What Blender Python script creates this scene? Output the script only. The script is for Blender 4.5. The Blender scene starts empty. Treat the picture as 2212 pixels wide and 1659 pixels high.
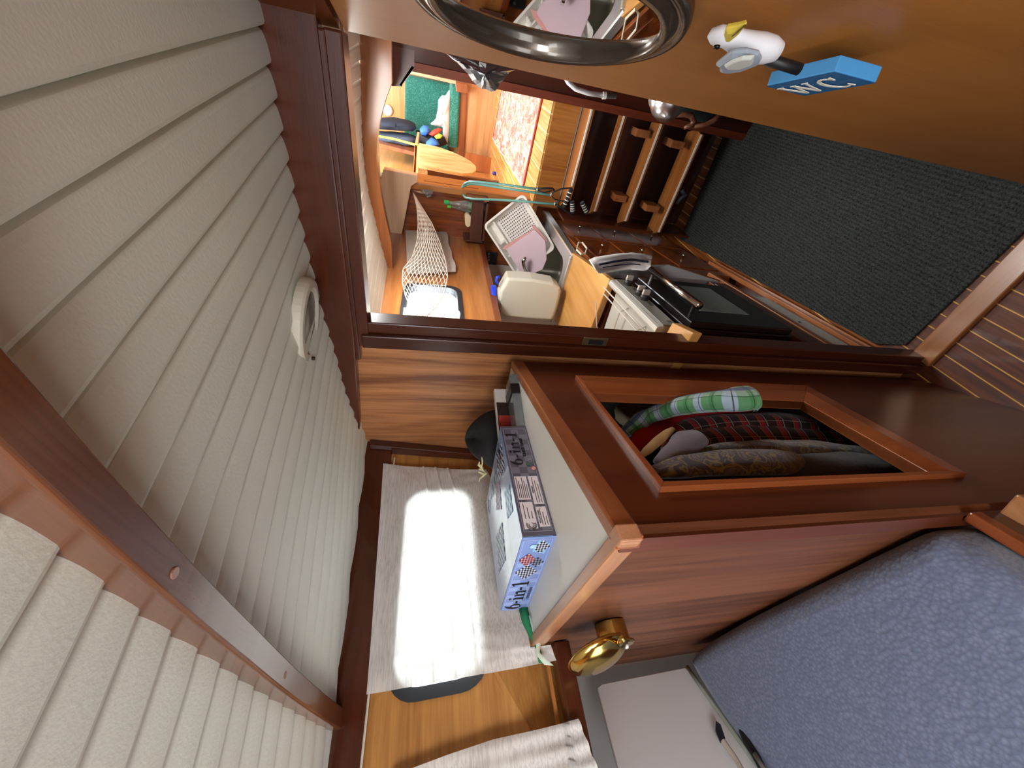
import bpy, bmesh, math, random
from mathutils import Vector, Matrix, Euler, noise
random.seed(7)
C = bpy.context.scene.collection
SC = bpy.context.scene
PI = math.pi

# ---------------------------------------------------------------- camera
CZ = 1.6                                   # eye height above the cabin sole
F = 797.0; CX, CY = 1106.0, 829.5          # pixels of the 2212 x 1659 frame
def _axes():
    A = Vector((-206, 860, F)); V = Vector((3494, 106, F))
    dn = V.normalized(); a = A.normalized(); a = (a - dn * a.dot(dn)).normalized()
    b = dn.cross(a)
    if b.z < 0: b = -b
    return -a, b, -dn
AX, AY, AZ = _axes()
def cam2w(c): return Vector((c.dot(AX), c.dot(AY), c.dot(AZ)))
EYE = Vector((0, 0, CZ))
cd = bpy.data.cameras.new('camera'); cam = bpy.data.objects.new('camera', cd); C.objects.link(cam)
cd.sensor_width = 36; cd.lens = F / 2212 * 36; cd.clip_start = 0.01; cd.clip_end = 100
ex, ey, ez = cam2w(Vector((1, 0, 0))), cam2w(Vector((0, -1, 0))), cam2w(Vector((0, 0, -1)))
cam.matrix_world = Matrix(((ex.x, ey.x, ez.x, EYE.x), (ex.y, ey.y, ez.y, EYE.y), (ex.z, ey.z, ez.z, EYE.z), (0, 0, 0, 1)))
SC.camera = cam
SC.view_settings.view_transform = 'Standard'; SC.view_settings.look = 'None'
SC.view_settings.gamma = 1; SC.view_settings.use_curve_mapping = False
SC.view_settings.exposure = 0.35
SC.cycles.max_bounces = 9; SC.cycles.diffuse_bounces = 5; SC.cycles.glossy_bounces = 4
SC.cycles.transparent_max_bounces = 12; SC.cycles.transmission_bounces = 6
SC.cycles.caustics_reflective = False; SC.cycles.caustics_refractive = False
SC.cycles.sample_clamp_indirect = 6

# ---------------------------------------------------------------- light
w = bpy.data.worlds.new('World'); SC.world = w; w.use_nodes = True
w.node_tree.nodes['Background'].inputs[0].default_value = (0.86, 0.93, 1.0, 1)
w.node_tree.nodes['Background'].inputs[1].default_value = 1.6
def area(name, loc, look, sx, sy, power, col=(1, 1, 1)):
    l = bpy.data.lights.new(name, 'AREA'); l.shape = 'RECTANGLE'; l.size = sx; l.size_y = sy
    l.energy = power; l.color = col
    o = bpy.data.objects.new(name, l); C.objects.link(o); o.location = Vector(loc)
    d = (Vector(look) - Vector(loc)).normalized()
    o.rotation_euler = d.to_track_quat('-Z', 'Y').to_euler()
    return o
# daylight of the windows; forward hatch and both skylights are assumed, not built; two ceiling fills are added
area('assumed_hatch_light', (-0.12, -0.62, CZ + 0.16), (-0.35, -0.10, CZ - 1.0), 0.5, 0.5, 8, (0.93, 0.96, 1.0))  # assumed hatch behind the camera; the ceiling there has no opening
area('ceiling_fill_forward', (-0.45, -1.25, CZ - 0.50), (-0.50, 0.5, CZ + 0.15), 0.9, 0.7, 12, (0.94, 0.97, 1.0))  # added soft fill that lifts the ceiling; the forward wall has no opening
area('ceiling_fill_starboard', (0.38, -0.62, CZ - 0.07), (-0.5, 0.20, CZ - 0.02), 0.7, 0.24, 12, (0.95, 0.97, 1.0))  # added grazing fill to bring out the ceiling strips; no window built here
area('window_daylight', (-1.75, 0.33, CZ + 0.12), (0.0, 0.33, CZ - 0.10), 0.9, 0.8, 44, (0.92, 0.97, 1.0))
area('assumed_galley_skylight', (-0.42, 1.45, CZ + 0.28), (-0.62, 1.5, CZ - 1.0), 0.42, 0.5, 21, (1.0, 0.98, 0.94))  # assumed overhead source; the galley ceiling strips run through unbroken
area('galley_window_daylight', (-1.14, 1.50, CZ + 0.02), (0.0, 1.6, CZ - 0.5), 0.3, 0.25, 12, (0.95, 0.98, 1.0))
area('assumed_saloon_skylight', (-0.6, 3.4, CZ + 1.05), (-0.6, 3.5, CZ - 0.6), 1.4, 1.5, 85, (0.93, 0.97, 1.0))  # assumed daylight from above
area('saloon_window_daylight', (-2.1, 3.7, CZ + 0.6), (-0.5, 4.0, CZ - 0.3), 1.3, 0.6, 40, (0.97, 0.98, 1.0))

# ---------------------------------------------------------------- geometry helpers
def ray(px, py): return cam2w(Vector((px - CX, py - CY, F)) / F)
def P(px, py, plane):                      # the point of a plane that the frame shows at (px, py)
    p, n = plane; r = ray(px, py); p = Vector(p); n = Vector(n)
    return EYE + r * ((p - EYE).dot(n) / r.dot(n))
def ZP(z): return ((0, 0, CZ + z), (0, 0, 1))       # heights below are relative to the eye
def YP(y): return ((0, y, 0), (0, 1, 0))
def XP(x): return ((x, 0, 0), (1, 0, 0))
def hexc(s):
    s = s.lstrip('#'); v = [int(s[i:i + 2], 16) / 255 for i in (0, 2, 4)]
    return tuple(c / 12.92 if c <= 0.04045 else ((c + 0.055) / 1.055) ** 2.4 for c in v) + (1,)
def off(plane, d):
    p, n = plane; n = Vector(n).normalized()
    return (Vector(p) + n * d, n)

class MB:
    def __init__(s): s.v = []; s.f = []; s.fm = []; s.m = 0
    def add(s, vs, fs):
        b = len(s.v); s.v += [Vector(v) for v in vs]
        for f in fs: s.f.append([b + i for i in f]); s.fm.append(s.m)
        return s
    def hexa(s, a, b):                     # two quads (rings of 4) -> closed block
        return s.loft([a, b])
    def loft(s, rings, cap=True, close=True, loop=False):
        n = len(rings[0]); vs = [p for r in rings for p in r]; fs = []
        R = len(rings)
        for i in range(R if loop else R - 1):
            i2 = (i + 1) % R
            for j in range(n if close else n - 1):
                j2 = (j + 1) % n
                fs.append([i * n + j, i * n + j2, i2 * n + j2, i2 * n + j])
        if cap and not loop:
            fs.append(list(range(n))[::-1]); fs.append([(R - 1) * n + j for j in range(n)])
        return s.add(vs, fs)
    def prism(s, poly, vec):
        vec = Vector(vec); return s.loft([[Vector(p) for p in poly], [Vector(p) + vec for p in poly]])
    def box(s, c, size, rot=None):
        c = Vector(c); hx, hy, hz = [d / 2 for d in size]
        pts = [Vector(p) for p in ((-hx, -hy, -hz), (hx, -hy, -hz), (hx, hy, -hz), (-hx, hy, -hz), (-hx, -hy, hz), (hx, -hy, hz), (hx, hy, hz), (-hx, hy, hz))]
        if rot is not None: pts = [rot @ p for p in pts]
        pts = [c + p for p in pts]
        return s.loft([pts[:4], pts[4:]])
    def bar(s, a, b, w, h, up=(0, 0, 1)):  # rectangular bar a->b
        a, b = Vector(a), Vector(b); d = (b - a).normalized(); u = Vector(up)
        r = d.cross(u).normalized(); u = r.cross(d).normalized()
        def ring(p): return [p - r * w / 2 - u * h / 2, p + r * w / 2 - u * h / 2, p + r * w / 2 + u * h / 2, p - r * w / 2 + u * h / 2]
        return s.loft([ring(a), ring(b)])
    def tube(s, pts, r, n=8, loop=False, flat=None):
        pts = [Vector(p) for p in pts]; rings = []; L = len(pts); up = None
        for i, p in enumerate(pts):
            if loop: t = pts[(i + 1) % L] - pts[i - 1]
            else: t = pts[min(i + 1, L - 1)] - pts[max(i - 1, 0)]
            if t.length < 1e-9: t = Vector((0, 0, 1))
            t.normalize()
            if up is None:
                up = Vector((0, 0, 1)) if abs(t.z) < 0.9 else Vector((1, 0, 0))
            up = (up - t * up.dot(t)).normalized(); sd = t.cross(up)
            rr = r[i] if isinstance(r, (list, tuple)) else r
            fl = flat or 1
            rings.append([p + up * rr * fl * math.sin(2 * PI * k / n) + sd * rr * math.cos(2 * PI * k / n) for k in range(n)])
        return s.loft(rings, cap=not loop, loop=loop)
    def lathe(s, prof, c=(0, 0, 0), ax=(0, 0, 1), n=24, sx=1, sy=1, x=None):
        c = Vector(c); ax = Vector(ax).normalized()
        x = Vector(x) if x is not None else (Vector((1, 0, 0)) if abs(ax.x) < 0.9 else Vector((0, 1, 0)))
        x = (x - ax * x.dot(ax)).normalized(); y = ax.cross(x)
        rings = [[c + ax * h + x * (r * sx * math.cos(2 * PI * k / n)) + y * (r * sy * math.sin(2 * PI * k / n)) for k in range(n)] for r, h in prof]
        return s.loft(rings, cap=True)
    def grid(s, fn, nu, nv, thick=None):   # fn(u, v) -> point
        vs = [Vector(fn(i / nu, j / nv)) for i in range(nu + 1) for j in range(nv + 1)]
        fs = [[i * (nv + 1) + j, (i + 1) * (nv + 1) + j, (i + 1) * (nv + 1) + j + 1, i * (nv + 1) + j + 1] for i in range(nu) for j in range(nv)]
        return s.add(vs, fs)

def set_props(o, label=None, cat=None, group=None, kind=None):
    if label: o['label'] = label
    if cat: o['category'] = cat
    if group: o['group'] = group
    if kind: o['kind'] = kind
    return o
def thing(name, loc, label, cat, group=None):
    o = bpy.data.objects.new(name, None); C.objects.link(o); o.location = Vector(loc)
    o.empty_display_size = 0.05
    return set_props(o, label, cat, group)
def worldloc(o):
    v = Vector((0, 0, 0))
    while o: v += o.location; o = o.parent
    return v
def obj(name, mb, mat, parent=None, smooth=False, bevel=0, bseg=2, solid=0, sub=0, origin=None, fix=True):
    me = bpy.data.meshes.new(name)
    base = worldloc(parent)
    if parent is None and origin is None and mb.v:
        xs = [v.x for v in mb.v]; ys = [v.y for v in mb.v]; zs = [v.z for v in mb.v]
        origin = Vector(((min(xs) + max(xs)) / 2, (min(ys) + max(ys)) / 2, min(zs)))
    loc = (Vector(origin) - base) if origin is not None else Vector((0, 0, 0))
    sh = base + loc
    me.from_pydata([tuple(v - sh) for v in mb.v], [], mb.f); me.update()
    if fix:
        bm = bmesh.new(); bm.from_mesh(me); bmesh.ops.recalc_face_normals(bm, faces=bm.faces); bm.to_mesh(me); bm.free()
    mats = mat if isinstance(mat, (list, tuple)) else [mat]
    for m in mats: me.materials.append(m)
    if len(mats) > 1:
        for p, k in zip(me.polygons, mb.fm): p.material_index = k
    o = bpy.data.objects.new(name, me); C.objects.link(o); o.parent = parent; o.location = loc
    if smooth:
        for p in me.polygons: p.use_smooth = True
    if solid:
        m = o.modifiers.new('solid', 'SOLIDIFY'); m.thickness = solid; m.offset = 0
    if bevel:
        m = o.modifiers.new('bevel', 'BEVEL'); m.width = bevel; m.segments = bseg; m.limit_method = 'ANGLE'; m.angle_limit = 0.6
        m.harden_normals = False
    if sub:
        m = o.modifiers.new('sub', 'SUBSURF'); m.levels = sub; m.render_levels = sub
    return o
def struct(name, mb, mat, parent=None, **k):
    o = obj(name, mb, mat, parent, **k)
    if parent is None: o['kind'] = 'structure'
    return o
def item(name, mb, mat, label, cat, group=None, **k):
    return set_props(obj(name, mb, mat, None, **k), label, cat, group)
def copytree(o, parent=None):
    c = o.copy(); C.objects.link(c); c.parent = parent
    for ch in list(o.children): copytree(ch, c)
    return c
def text(name, body, size, mat, parent, org, right, up, extrude=0.0004, bold=0.0, align='CENTER', xs=1.0):
    cu = bpy.data.curves.new(name, 'FONT'); cu.body = body; cu.size = size; cu.extrude = extrude; cu.offset = bold
    cu.align_x = align; cu.align_y = 'CENTER'; cu.resolution_u = 3
    tmp = bpy.data.objects.new('tmp', cu); C.objects.link(tmp); bpy.context.view_layer.update()
    me = bpy.data.meshes.new_from_object(tmp.evaluated_get(bpy.context.evaluated_depsgraph_get()))
    bpy.data.objects.remove(tmp); bpy.data.curves.remove(cu); me.materials.clear(); me.materials.append(mat)
    for pl in me.polygons: pl.material_index = 0
    o = bpy.data.objects.new(name, me); C.objects.link(o)
    r = Vector(right).normalized(); u = Vector(up); u = (u - r * u.dot(r)).normalized(); n = r.cross(u)
    p = Vector(org) - worldloc(parent)
    M = Matrix(((r.x * xs, u.x, n.x, p.x), (r.y * xs, u.y, n.y, p.y), (r.z * xs, u.z, n.z, p.z), (0, 0, 0, 1)))
    o.parent = parent; o.matrix_local = M
    return o

# ---------------------------------------------------------------- materials
_M = {}
def base_mat(name):
    m = bpy.data.materials.new(name); m.use_nodes = True
    return m, m.node_tree, m.node_tree.nodes['Principled BSDF']
def plain(name, col, rough=0.5, metal=0, spec=0.5, bump=0, bscale=200, coat=0, var=0, emit=0, sheen=0, alpha=1, trans=0, sss=0):
    if name in _M: return _M[name]
    m, nt, b = base_mat(name); c = hexc(col) if isinstance(col, str) else col
    b.inputs['Base Color'].default_value = c; b.inputs['Roughness'].default_value = rough; b.inputs['Metallic'].default_value = metal
    b.inputs['Specular IOR Level'].default_value = spec; b.inputs['Coat Weight'].default_value = coat
    b.inputs['Sheen Weight'].default_value = sheen; b.inputs['Alpha'].default_value = alpha
    b.inputs['Transmission Weight'].default_value = trans
    if sss: b.inputs['Subsurface Weight'].default_value = sss; b.inputs['Subsurface Scale'].default_value = 0.01
    if bump or var:
        tc = nt.nodes.new('ShaderNodeTexCoord'); n = nt.nodes.new('ShaderNodeTexNoise'); n.inputs['Scale'].default_value = bscale
        n.inputs['Detail'].default_value = 4; nt.links.new(tc.outputs['Object'], n.inputs['Vector'])
        if bump:
            bp = nt.nodes.new('ShaderNodeBump'); bp.inputs['Strength'].default_value = bump; bp.inputs['Distance'].default_value = 0.002
            nt.links.new(n.outputs['Fac'], bp.inputs['Height']); nt.links.new(bp.outputs['Normal'], b.inputs['Normal'])
        if var:
            n2 = nt.nodes.new('ShaderNodeTexNoise'); n2.inputs['Scale'].default_value = bscale * 0.15; n2.inputs['Detail'].default_value = 5
            nt.links.new(tc.outputs['Object'], n2.inputs['Vector'])
            mx = nt.nodes.new('ShaderNodeMix'); mx.data_type = 'RGBA'
            mx.inputs['A'].default_value = c; mx.inputs['B'].default_value = tuple(x * (1 - var) for x in c[:3]) + (1,)
            nt.links.new(n2.outputs['Fac'], mx.inputs['Factor']); nt.links.new(mx.outputs['Result'], b.inputs['Base Color'])
    _M[name] = m; return m
def wood(name, dark, light, axis='z', rot=0, rough=0.3, coat=0.35, fine=90, band=9, contrast=1.0, swirl=0.6):
    """varnished timber: ribbon figure and fine pores drawn out along the grain axis"""
    if name in _M: return _M[name]
    m, nt, b = base_mat(name); N = nt.nodes; L = nt.links
    tc = N.new('ShaderNodeTexCoord'); mp0 = N.new('ShaderNodeMapping')
    if isinstance(rot, (int, float)): rot = (0, 0, rot)
    mp0.inputs['Rotation'].default_value = rot; L.new(tc.outputs['Object'], mp0.inputs['Vector'])
    mp = N.new('ShaderNodeMapping')
    sc = {'x': (0.06, 1, 1), 'y': (1, 0.06, 1), 'z': (1, 1, 0.06)}[axis]
    mp.inputs['Scale'].default_value = sc; L.new(mp0.outputs['Vector'], mp.inputs['Vector'])
    n1 = N.new('ShaderNodeTexNoise'); n1.inputs['Scale'].default_value = band; n1.inputs['Detail'].default_value = 3; n1.inputs['Distortion'].default_value = swirl
    L.new(mp.outputs['Vector'], n1.inputs['Vector'])
    n2 = N.new('ShaderNodeTexNoise'); n2.inputs['Scale'].default_value = band * 5; n2.inputs['Detail'].default_value = 5
    L.new(mp.outputs['Vector'], n2.inputs['Vector'])
    mp2 = N.new('ShaderNodeMapping'); sc2 = tuple(0.02 if v < 1 else 1 for v in sc); mp2.inputs['Scale'].default_value = sc2
    L.new(mp0.outputs['Vector'], mp2.inputs['Vector'])
    n3 = N.new('ShaderNodeTexNoise'); n3.inputs['Scale'].default_value = fine * 4; n3.inputs['Detail'].default_value = 2
    L.new(mp2.outputs['Vector'], n3.inputs['Vector'])
    a1 = N.new('ShaderNodeMath'); a1.operation = 'MULTIPLY_ADD'; a1.inputs[1].default_value = 0.55; L.new(n1.outputs['Fac'], a1.inputs[0])
    a0 = N.new('ShaderNodeMath'); a0.operation = 'MULTIPLY'; a0.inputs[1].default_value = 0.30; L.new(n2.outputs['Fac'], a0.inputs[0]); L.new(a0.outputs[0], a1.inputs[2])
    a2 = N.new('ShaderNodeMath'); a2.operation = 'MULTIPLY_ADD'; a2.inputs[1].default_value = 0.15; L.new(n3.outputs['Fac'], a2.inputs[0]); L.new(a1.outputs[0], a2.inputs[2])
    cr = N.new('ShaderNodeValToRGB'); L.new(a2.outputs[0], cr.inputs['Fac'])
    cr.color_ramp.elements[0].position = 0.5 - 0.14 / contrast; cr.color_ramp.elements[1].position = 0.5 + 0.14 / contrast
    cr.color_ramp.elements[0].color = hexc(dark); cr.color_ramp.elements[1].color = hexc(light)
    L.new(cr.outputs['Color'], b.inputs['Base Color'])
    b.inputs['Roughness'].default_value = rough; b.inputs['Coat Weight'].default_value = coat; b.inputs['Coat Roughness'].default_value = 0.18
    b.inputs['Specular IOR Level'].default_value = 0.4
    bp = N.new('ShaderNodeBump'); bp.inputs['Strength'].default_value = 0.12; bp.inputs['Distance'].default_value = 0.001
    L.new(n3.outputs['Fac'], bp.inputs['Height']); L.new(bp.outputs['Normal'], b.inputs['Normal'])
    _M[name] = m; return m

def thin_glass(name, tint=(.96, .98, .98, 1), k=.06):
    m, nt, b = base_mat(name); N = nt.nodes; L = nt.links
    t = N.new('ShaderNodeBsdfTransparent'); t.inputs['Color'].default_value = tint; g = N.new('ShaderNodeBsdfGlossy'); g.inputs['Roughness'].default_value = .02
    mx = N.new('ShaderNodeMixShader'); mx.inputs[0].default_value = k
    L.new(t.outputs[0], mx.inputs[1]); L.new(g.outputs[0], mx.inputs[2]); L.new(mx.outputs[0], N['Material Output'].inputs['Surface']); return m
# woods of the cabin
W_DARK = wood('mahogany dark', '#34150b', '#552613', 'z')
W_DARKX = wood('mahogany dark cross', '#38170c', '#5a2915', 'x')
W_DARKY = wood('mahogany dark long', '#36160b', '#592814', 'y')
W_MID = wood('mahogany', '#75452a', '#bb7f50', 'z', band=24, contrast=1.25, rough=.42, coat=.12)
W_MIDX = wood('mahogany cross', '#7a4426', '#a4663c', 'x')
W_MIDY = wood('mahogany long', '#7c4526', '#a86a3e', 'y')
W_DOOR = wood('door veneer', '#935a24', '#bb7e3a', 'z', band=4, contrast=0.7, rough=.42, coat=.1)
W_LOCK = wood('locker veneer', '#4a2211', '#6b351b', 'z', band=8)
W_END = wood('locker end veneer', '#6a3a22', '#8a5334', 'z', band=10)
W_HULL = wood('cabin side veneer', '#96602c', '#cc9450', 'y', band=34, contrast=.8, rough=.45, coat=.15)
W_TEAK = wood('teak light', '#9a5c2c', '#c98a4c', 'y')
W_TEAKX = wood('teak light cross', '#9c5e2c', '#ca8c4e', 'x')
W_TEAKZ = wood('teak light upright', '#9c5e2c', '#ca8c4e', 'z')
W_PALE = wood('pale oak', '#c0935a', '#e0bb82', 'z', rough=0.5, coat=0.1)
W_WORK = wood('worktop beech', '#b9803f', '#dba760', 'y', rough=0.4, band=7)
VINYL = plain('ceiling vinyl', '#d3d4c7', 0.55, bump=0.15, bscale=300)
WHITE = plain('white paint', '#dcdad4', 0.4, bump=0.05, bscale=150)
BLACK = plain('black gap', '#0c0908', 0.8)
# ================================================================ main planes (heights relative to the eye)
def R(x, y, z): return Vector((x, y, CZ + z))
BH = (R(0, .78, 0), Vector((-.0695, 1, 0)))              # bulkhead between cabin and galley
RW = (R(-.03, .778, 0), Vector((.951, .308, 0)))         # wall of the toilet compartment, camera side
LE = (R(0, .146, 0), Vector((0, 1, 0)))                  # end of the hanging locker
_d = Vector((-.247, .601, 0)); LF = (R(-.359, .148, 0), Vector((_d.y, -_d.x, 0)))   # front of the hanging locker
HL = (R(-.939, .715, .168), Vector((.959, -.015, .283)))  # cabin side with the window
_g = Vector((-.179, 1.37, 0)); GF = (R(-.589, .869, 0), Vector((_g.y, -_g.x, 0)).normalized())  # galley cabinet fronts
bh = lambda x, z, d=0: R(x + .0695 * d, .78 + .0695 * x - d, z)     # point on the bulkhead, d towards the camera
def hl_x(y, z):                                          # the side leans in towards its foot, less so near the bulkhead
    t = (.168 - z) / .396
    return -.94 + t * (.109 - .30 * max(0, y - .144))
def ceil_z(x, y): return .24 - .1 * (x + .12) ** 2 + .04 * (y - .75)

def HLP(px, py, d=0):                                    # frame point -> cabin side
    r = ray(px, py); x = -.9
    for _ in range(40):
        p = EYE + r * (x / r.x); x = x * .4 + .6 * (hl_x(p.y, p.z - CZ) + d)
    return EYE + r * (x / r.x)
# ---- sole with holly strips
def sole_mat(name, teak1, teak2, holly, w=.052, hw=.0045, rot=0.0, rough=.28, ang=0):
    m, nt, b = base_mat(name); N = nt.nodes; L = nt.links
    tc = N.new('ShaderNodeTexCoord'); mp = N.new('ShaderNodeMapping'); mp.inputs['Rotation'].default_value = (0, 0, ang)
    L.new(tc.outputs['Object'], mp.inputs['Vector'])
    sx = N.new('ShaderNodeSeparateXYZ'); L.new(mp.outputs['Vector'], sx.inputs[0])
    md = N.new('ShaderNodeMath'); md.operation = 'PINGPONG'; md.inputs[1].default_value = w / 2; L.new(sx.outputs['X'], md.inputs[0])
    lt = N.new('ShaderNodeMath'); lt.operation = 'LESS_THAN'; lt.inputs[1].default_value = hw / 2; L.new(md.outputs[0], lt.inputs[0])
    m2 = N.new('ShaderNodeMapping'); m2.inputs['Scale'].default_value = (1, .04, 1); L.new(mp.outputs['Vector'], m2.inputs['Vector'])
    n = N.new('ShaderNodeTexNoise'); n.inputs['Scale'].default_value = 70; n.inputs['Detail'].default_value = 5; L.new(m2.outputs['Vector'], n.inputs['Vector'])
    cr = N.new('ShaderNodeValToRGB'); cr.color_ramp.elements[0].position = .35; cr.color_ramp.elements[1].position = .65
    cr.color_ramp.elements[0].color = hexc(teak1); cr.color_ramp.elements[1].color = hexc(teak2); L.new(n.outputs['Fac'], cr.inputs['Fac'])
    mx = N.new('ShaderNodeMix'); mx.data_type = 'RGBA'; mx.inputs['B'].default_value = hexc(holly)
    L.new(lt.outputs[0], mx.inputs['Factor']); L.new(cr.outputs['Color'], mx.inputs['A']); L.new(mx.outputs['Result'], b.inputs['Base Color'])
    b.inputs['Roughness'].default_value = rough; b.inputs['Coat Weight'].default_value = .05
    return m
SOLE = sole_mat('teak and holly sole', '#40190a', '#642f14', '#c8953f', w=.044, hw=.0032, rough=.6)
m = MB(); m.box(R(-.35, -.2, -1.625), (2.2, 2.1, .05)); struct('floor', m, SOLE, origin=(-.478, 0, 0))
m = MB(); m.box(R(-.45, 1.66, -1.63), (2.0, 1.66, .05)); struct('floor_galley', m, sole_mat('galley sole', '#6a3416', '#9a5828', '#e0b468'), origin=(-.45, 0, 0))

# ---- bulkhead with the doorway
XJ = -.511                                               # left jamb
ZT = .135                                                # head of the doorway
m = MB()
def bslab(m, x0, x1, z0, z1, d0=0, d1=-.022):
    a = [bh(x0, z0, d0), bh(x1, z0, d0), bh(x1, z1, d0), bh(x0, z1, d0)]
    b = [bh(x0, z0, d1), bh(x1, z0, d1), bh(x1, z1, d1), bh(x0, z1, d1)]
    m.loft([a, b])
bslab(m, -1.25, XJ - .02, -1.65, .32)
bslab(m, XJ - .02, .2, ZT + .005, .32)
bslab(m, -.02, .45, -1.65, ZT + .005)
struct('wall_aft', m, W_MID)
# door frame: jamb mouldings, head and threshold
m = MB()
for (x0, x1, d) in ((XJ, XJ - .028, .018), (XJ - .028, XJ - .062, .030)):
    bslab(m, x1, x0, -1.6, ZT + .015, d, -.03 if x0 == XJ else 0)
struct('trim_1', m, W_DARK, bevel=.003)
m = MB(); bslab(m, XJ - .062, -.032, ZT, ZT + .026, .022, -.03); bslab(m, XJ - .1, -.034, ZT + .022, ZT + .034, .026, 0); struct('trim_2', m, W_DARKX, bevel=.003)
m = MB()
a = [P(1974, 764, ZP(-1.6)), P(2212, 521, ZP(-1.6)), P(2212, 601, ZP(-1.6)), P(2010, 793, ZP(-1.6))]
dx = (a[1] - a[0]).normalized(); a[1] += dx * .35; a[2] += dx * .35
m.prism([v + Vector((0, 0, -.01)) for v in a], (0, 0, .026)); struct('trim_3', m, wood('threshold teak', '#7e4a26', '#a87040', 'x'), bevel=.004)
# deck beam over the bulkhead: cambered top, thin at the cabin side
m = MB(); rings = []
NB = 24
for i in range(NB + 1):
    x = .1 + (-1.0 - .1) * i / NB
    zt = ceil_z(x, .74) + .02
    zb = ZT + .03 + max(0, (-x - .55)) * .045 + max(0, -x - .85) * .2
    zb = min(zb, zt - .012)
    rings.append([bh(x, zb, .03), bh(x, zt, .03), bh(x, zt, -.0), bh(x, zb, -.0)])
m.loft(rings); struct('beam_bulkhead', m, W_DARKX, bevel=.003)
# catch in the door jamb
t = thing('door_catch', bh(XJ - .012, -.42, .022), 'small brass door catch let into the dark doorway jamb', 'door catch')
m = MB(); bslab(m, XJ - .026, XJ - .002, -.455, -.385, .0205, .014); obj('plate', m, plain('tarnished brass', '#8a7a5c', .45, .8, var=.4, bscale=400), t, bevel=.002)
m = MB(); bslab(m, XJ - .020, XJ - .008, -.440, -.402, .0235, .016); obj('slot', m, BLACK, t)

# ---- cabin side with window opening
def hlp(y, z, d=0): return Vector((hl_x(y, z) + d, y, CZ + z))
WY0, WY1, WZ0, WZ1 = .105, .55, -.125, .055
def holed(fn, u0, u1, v0, v1, hu0, hu1, hv0, hv1, rad, thick_vec, m, n=6):
    """plate with a rounded hole, as a ring of quads"""
    hole = []
    for (cx, cy, a0) in ((hu1 - rad, hv1 - rad, 0), (hu0 + rad, hv1 - rad, 90), (hu0 + rad, hv0 + rad, 180), (hu1 - rad, hv0 + rad, 270)):
        for k in range(n + 1):
            a = math.radians(a0 + 90 * k / n); hole.append((cx + rad * math.cos(a), cy + rad * math.sin(a)))
    cu, cv = (hu0 + hu1) / 2, (hv0 + hv1) / 2; outer = []
    for (u, v) in hole:
        du, dv = u - cu, v - cv; t = 1e9
        if du > 1e-9: t = min(t, (u1 - cu) / du)
        if du < -1e-9: t = min(t, (u0 - cu) / du)
        if dv > 1e-9: t = min(t, (v1 - cv) / dv)
        if dv < -1e-9: t = min(t, (v0 - cv) / dv)
        outer.append([cu + du * t, cv + dv * t])
    # snap the nearest outer vertex to every corner
    for c in ((u0, v0), (u1, v0), (u1, v1), (u0, v1)):
        k = min(range(len(outer)), key=lambda i: (outer[i][0] - c[0]) ** 2 + (outer[i][1] - c[1]) ** 2); outer[k] = list(c)
    tv = Vector(thick_vec)
    A = [fn(*p) for p in outer]; B = [fn(*p) for p in hole]; B2 = [p + tv for p in B]; A2 = [p + tv for p in A]
    K = 5; mids = [[fn(a[0] + (b[0] - a[0]) * k / K, a[1] + (b[1] - a[1]) * k / K) for a, b in zip(outer, hole)] for k in range(1, K)]
    m.loft([A] + mids + [B, B2, A2], cap=False, loop=True)
    return hole
m = MB(); hole1 = holed(lambda y, z: hlp(y, z), -1.35, .76, -.262, .2, WY0, WY1, WZ0, WZ1, .05, (-.03, 0, 0), m)
struct('wall_left', m, W_HULL)
# window in it
t = bpy.data.objects.new('window_1', None); C.objects.link(t); t.location = hlp(.33, -.03); t['kind'] = 'structure'
m = MB()
inn = [(.33 + (u - .33) * .93, -.03 + (v + .03) * .88) for u, v in hole1]; out = [(.33 + (u - .33) * 1.02, -.03 + (v + .03) * 1.04) for u, v in hole1]
m.loft([[hlp(*p, .004) for p in out], [hlp(*p, .006) for p in inn], [hlp(*p, -.03) for p in inn], [hlp(*p, -.03) for p in out]], cap=False, loop=True)
obj('window_frame', m, plain('window rubber', '#23272c', .6), t, smooth=False)
m = MB(); m.loft([[hlp(*p, -.02) for p in inn], [hlp(*p, -.024) for p in inn]])
GL = thin_glass('window glass'); obj('pane', m, GL, t)
# shelf rail under the window, with its light bead
def rail(m, y0, y1, z, w, h, d): m.loft([[Vector((hl_x(y, z) + d + a, y, CZ + z + b)) for a, b in ((0, 0), (w, 0), (w, h), (0, h))] for y in (y0, y1)])
m = MB(); rail(m, -1.35, .144, -.272, .030, .030, 0); struct('trim_4', m, W_DARKY, bevel=.003)
m = MB(); rail(m, -1.35, .130, -.236, .006, .006, 0); struct('trim_5', m, W_TEAK)
# header strake between ceiling and side
m = MB()
rings = []
for i in range(25):
    y = -1.35 + (2.07) * i / 24
    zt = ceil_z(-.93, y) + .01; zb = .098 - .012 * (.7 - y)
    rings.append([Vector((hl_x(y, zb) + .001, y, CZ + zb)), Vector((hl_x(y, zb) + .016, y, CZ + zb)), Vector((hl_x(y, zt) + .014, y, CZ + zt)), Vector((hl_x(y, zt) - .01, y, CZ + zt))])
m.loft(rings); struct('trim_6', m, W_DARKY, bevel=.003)
# corner post between bulkhead and cabin side
m = MB(); m.loft([[bh(hl_x(.71, z), z, d) + Vector((a, 0, 0)) for a, d in ((-.06, 0), (.028, 0), (.028, .022), (-.06, .040))] for z in (-.20, .16)])
struct('trim_7', m, W_DARK, bevel=.003)
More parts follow.
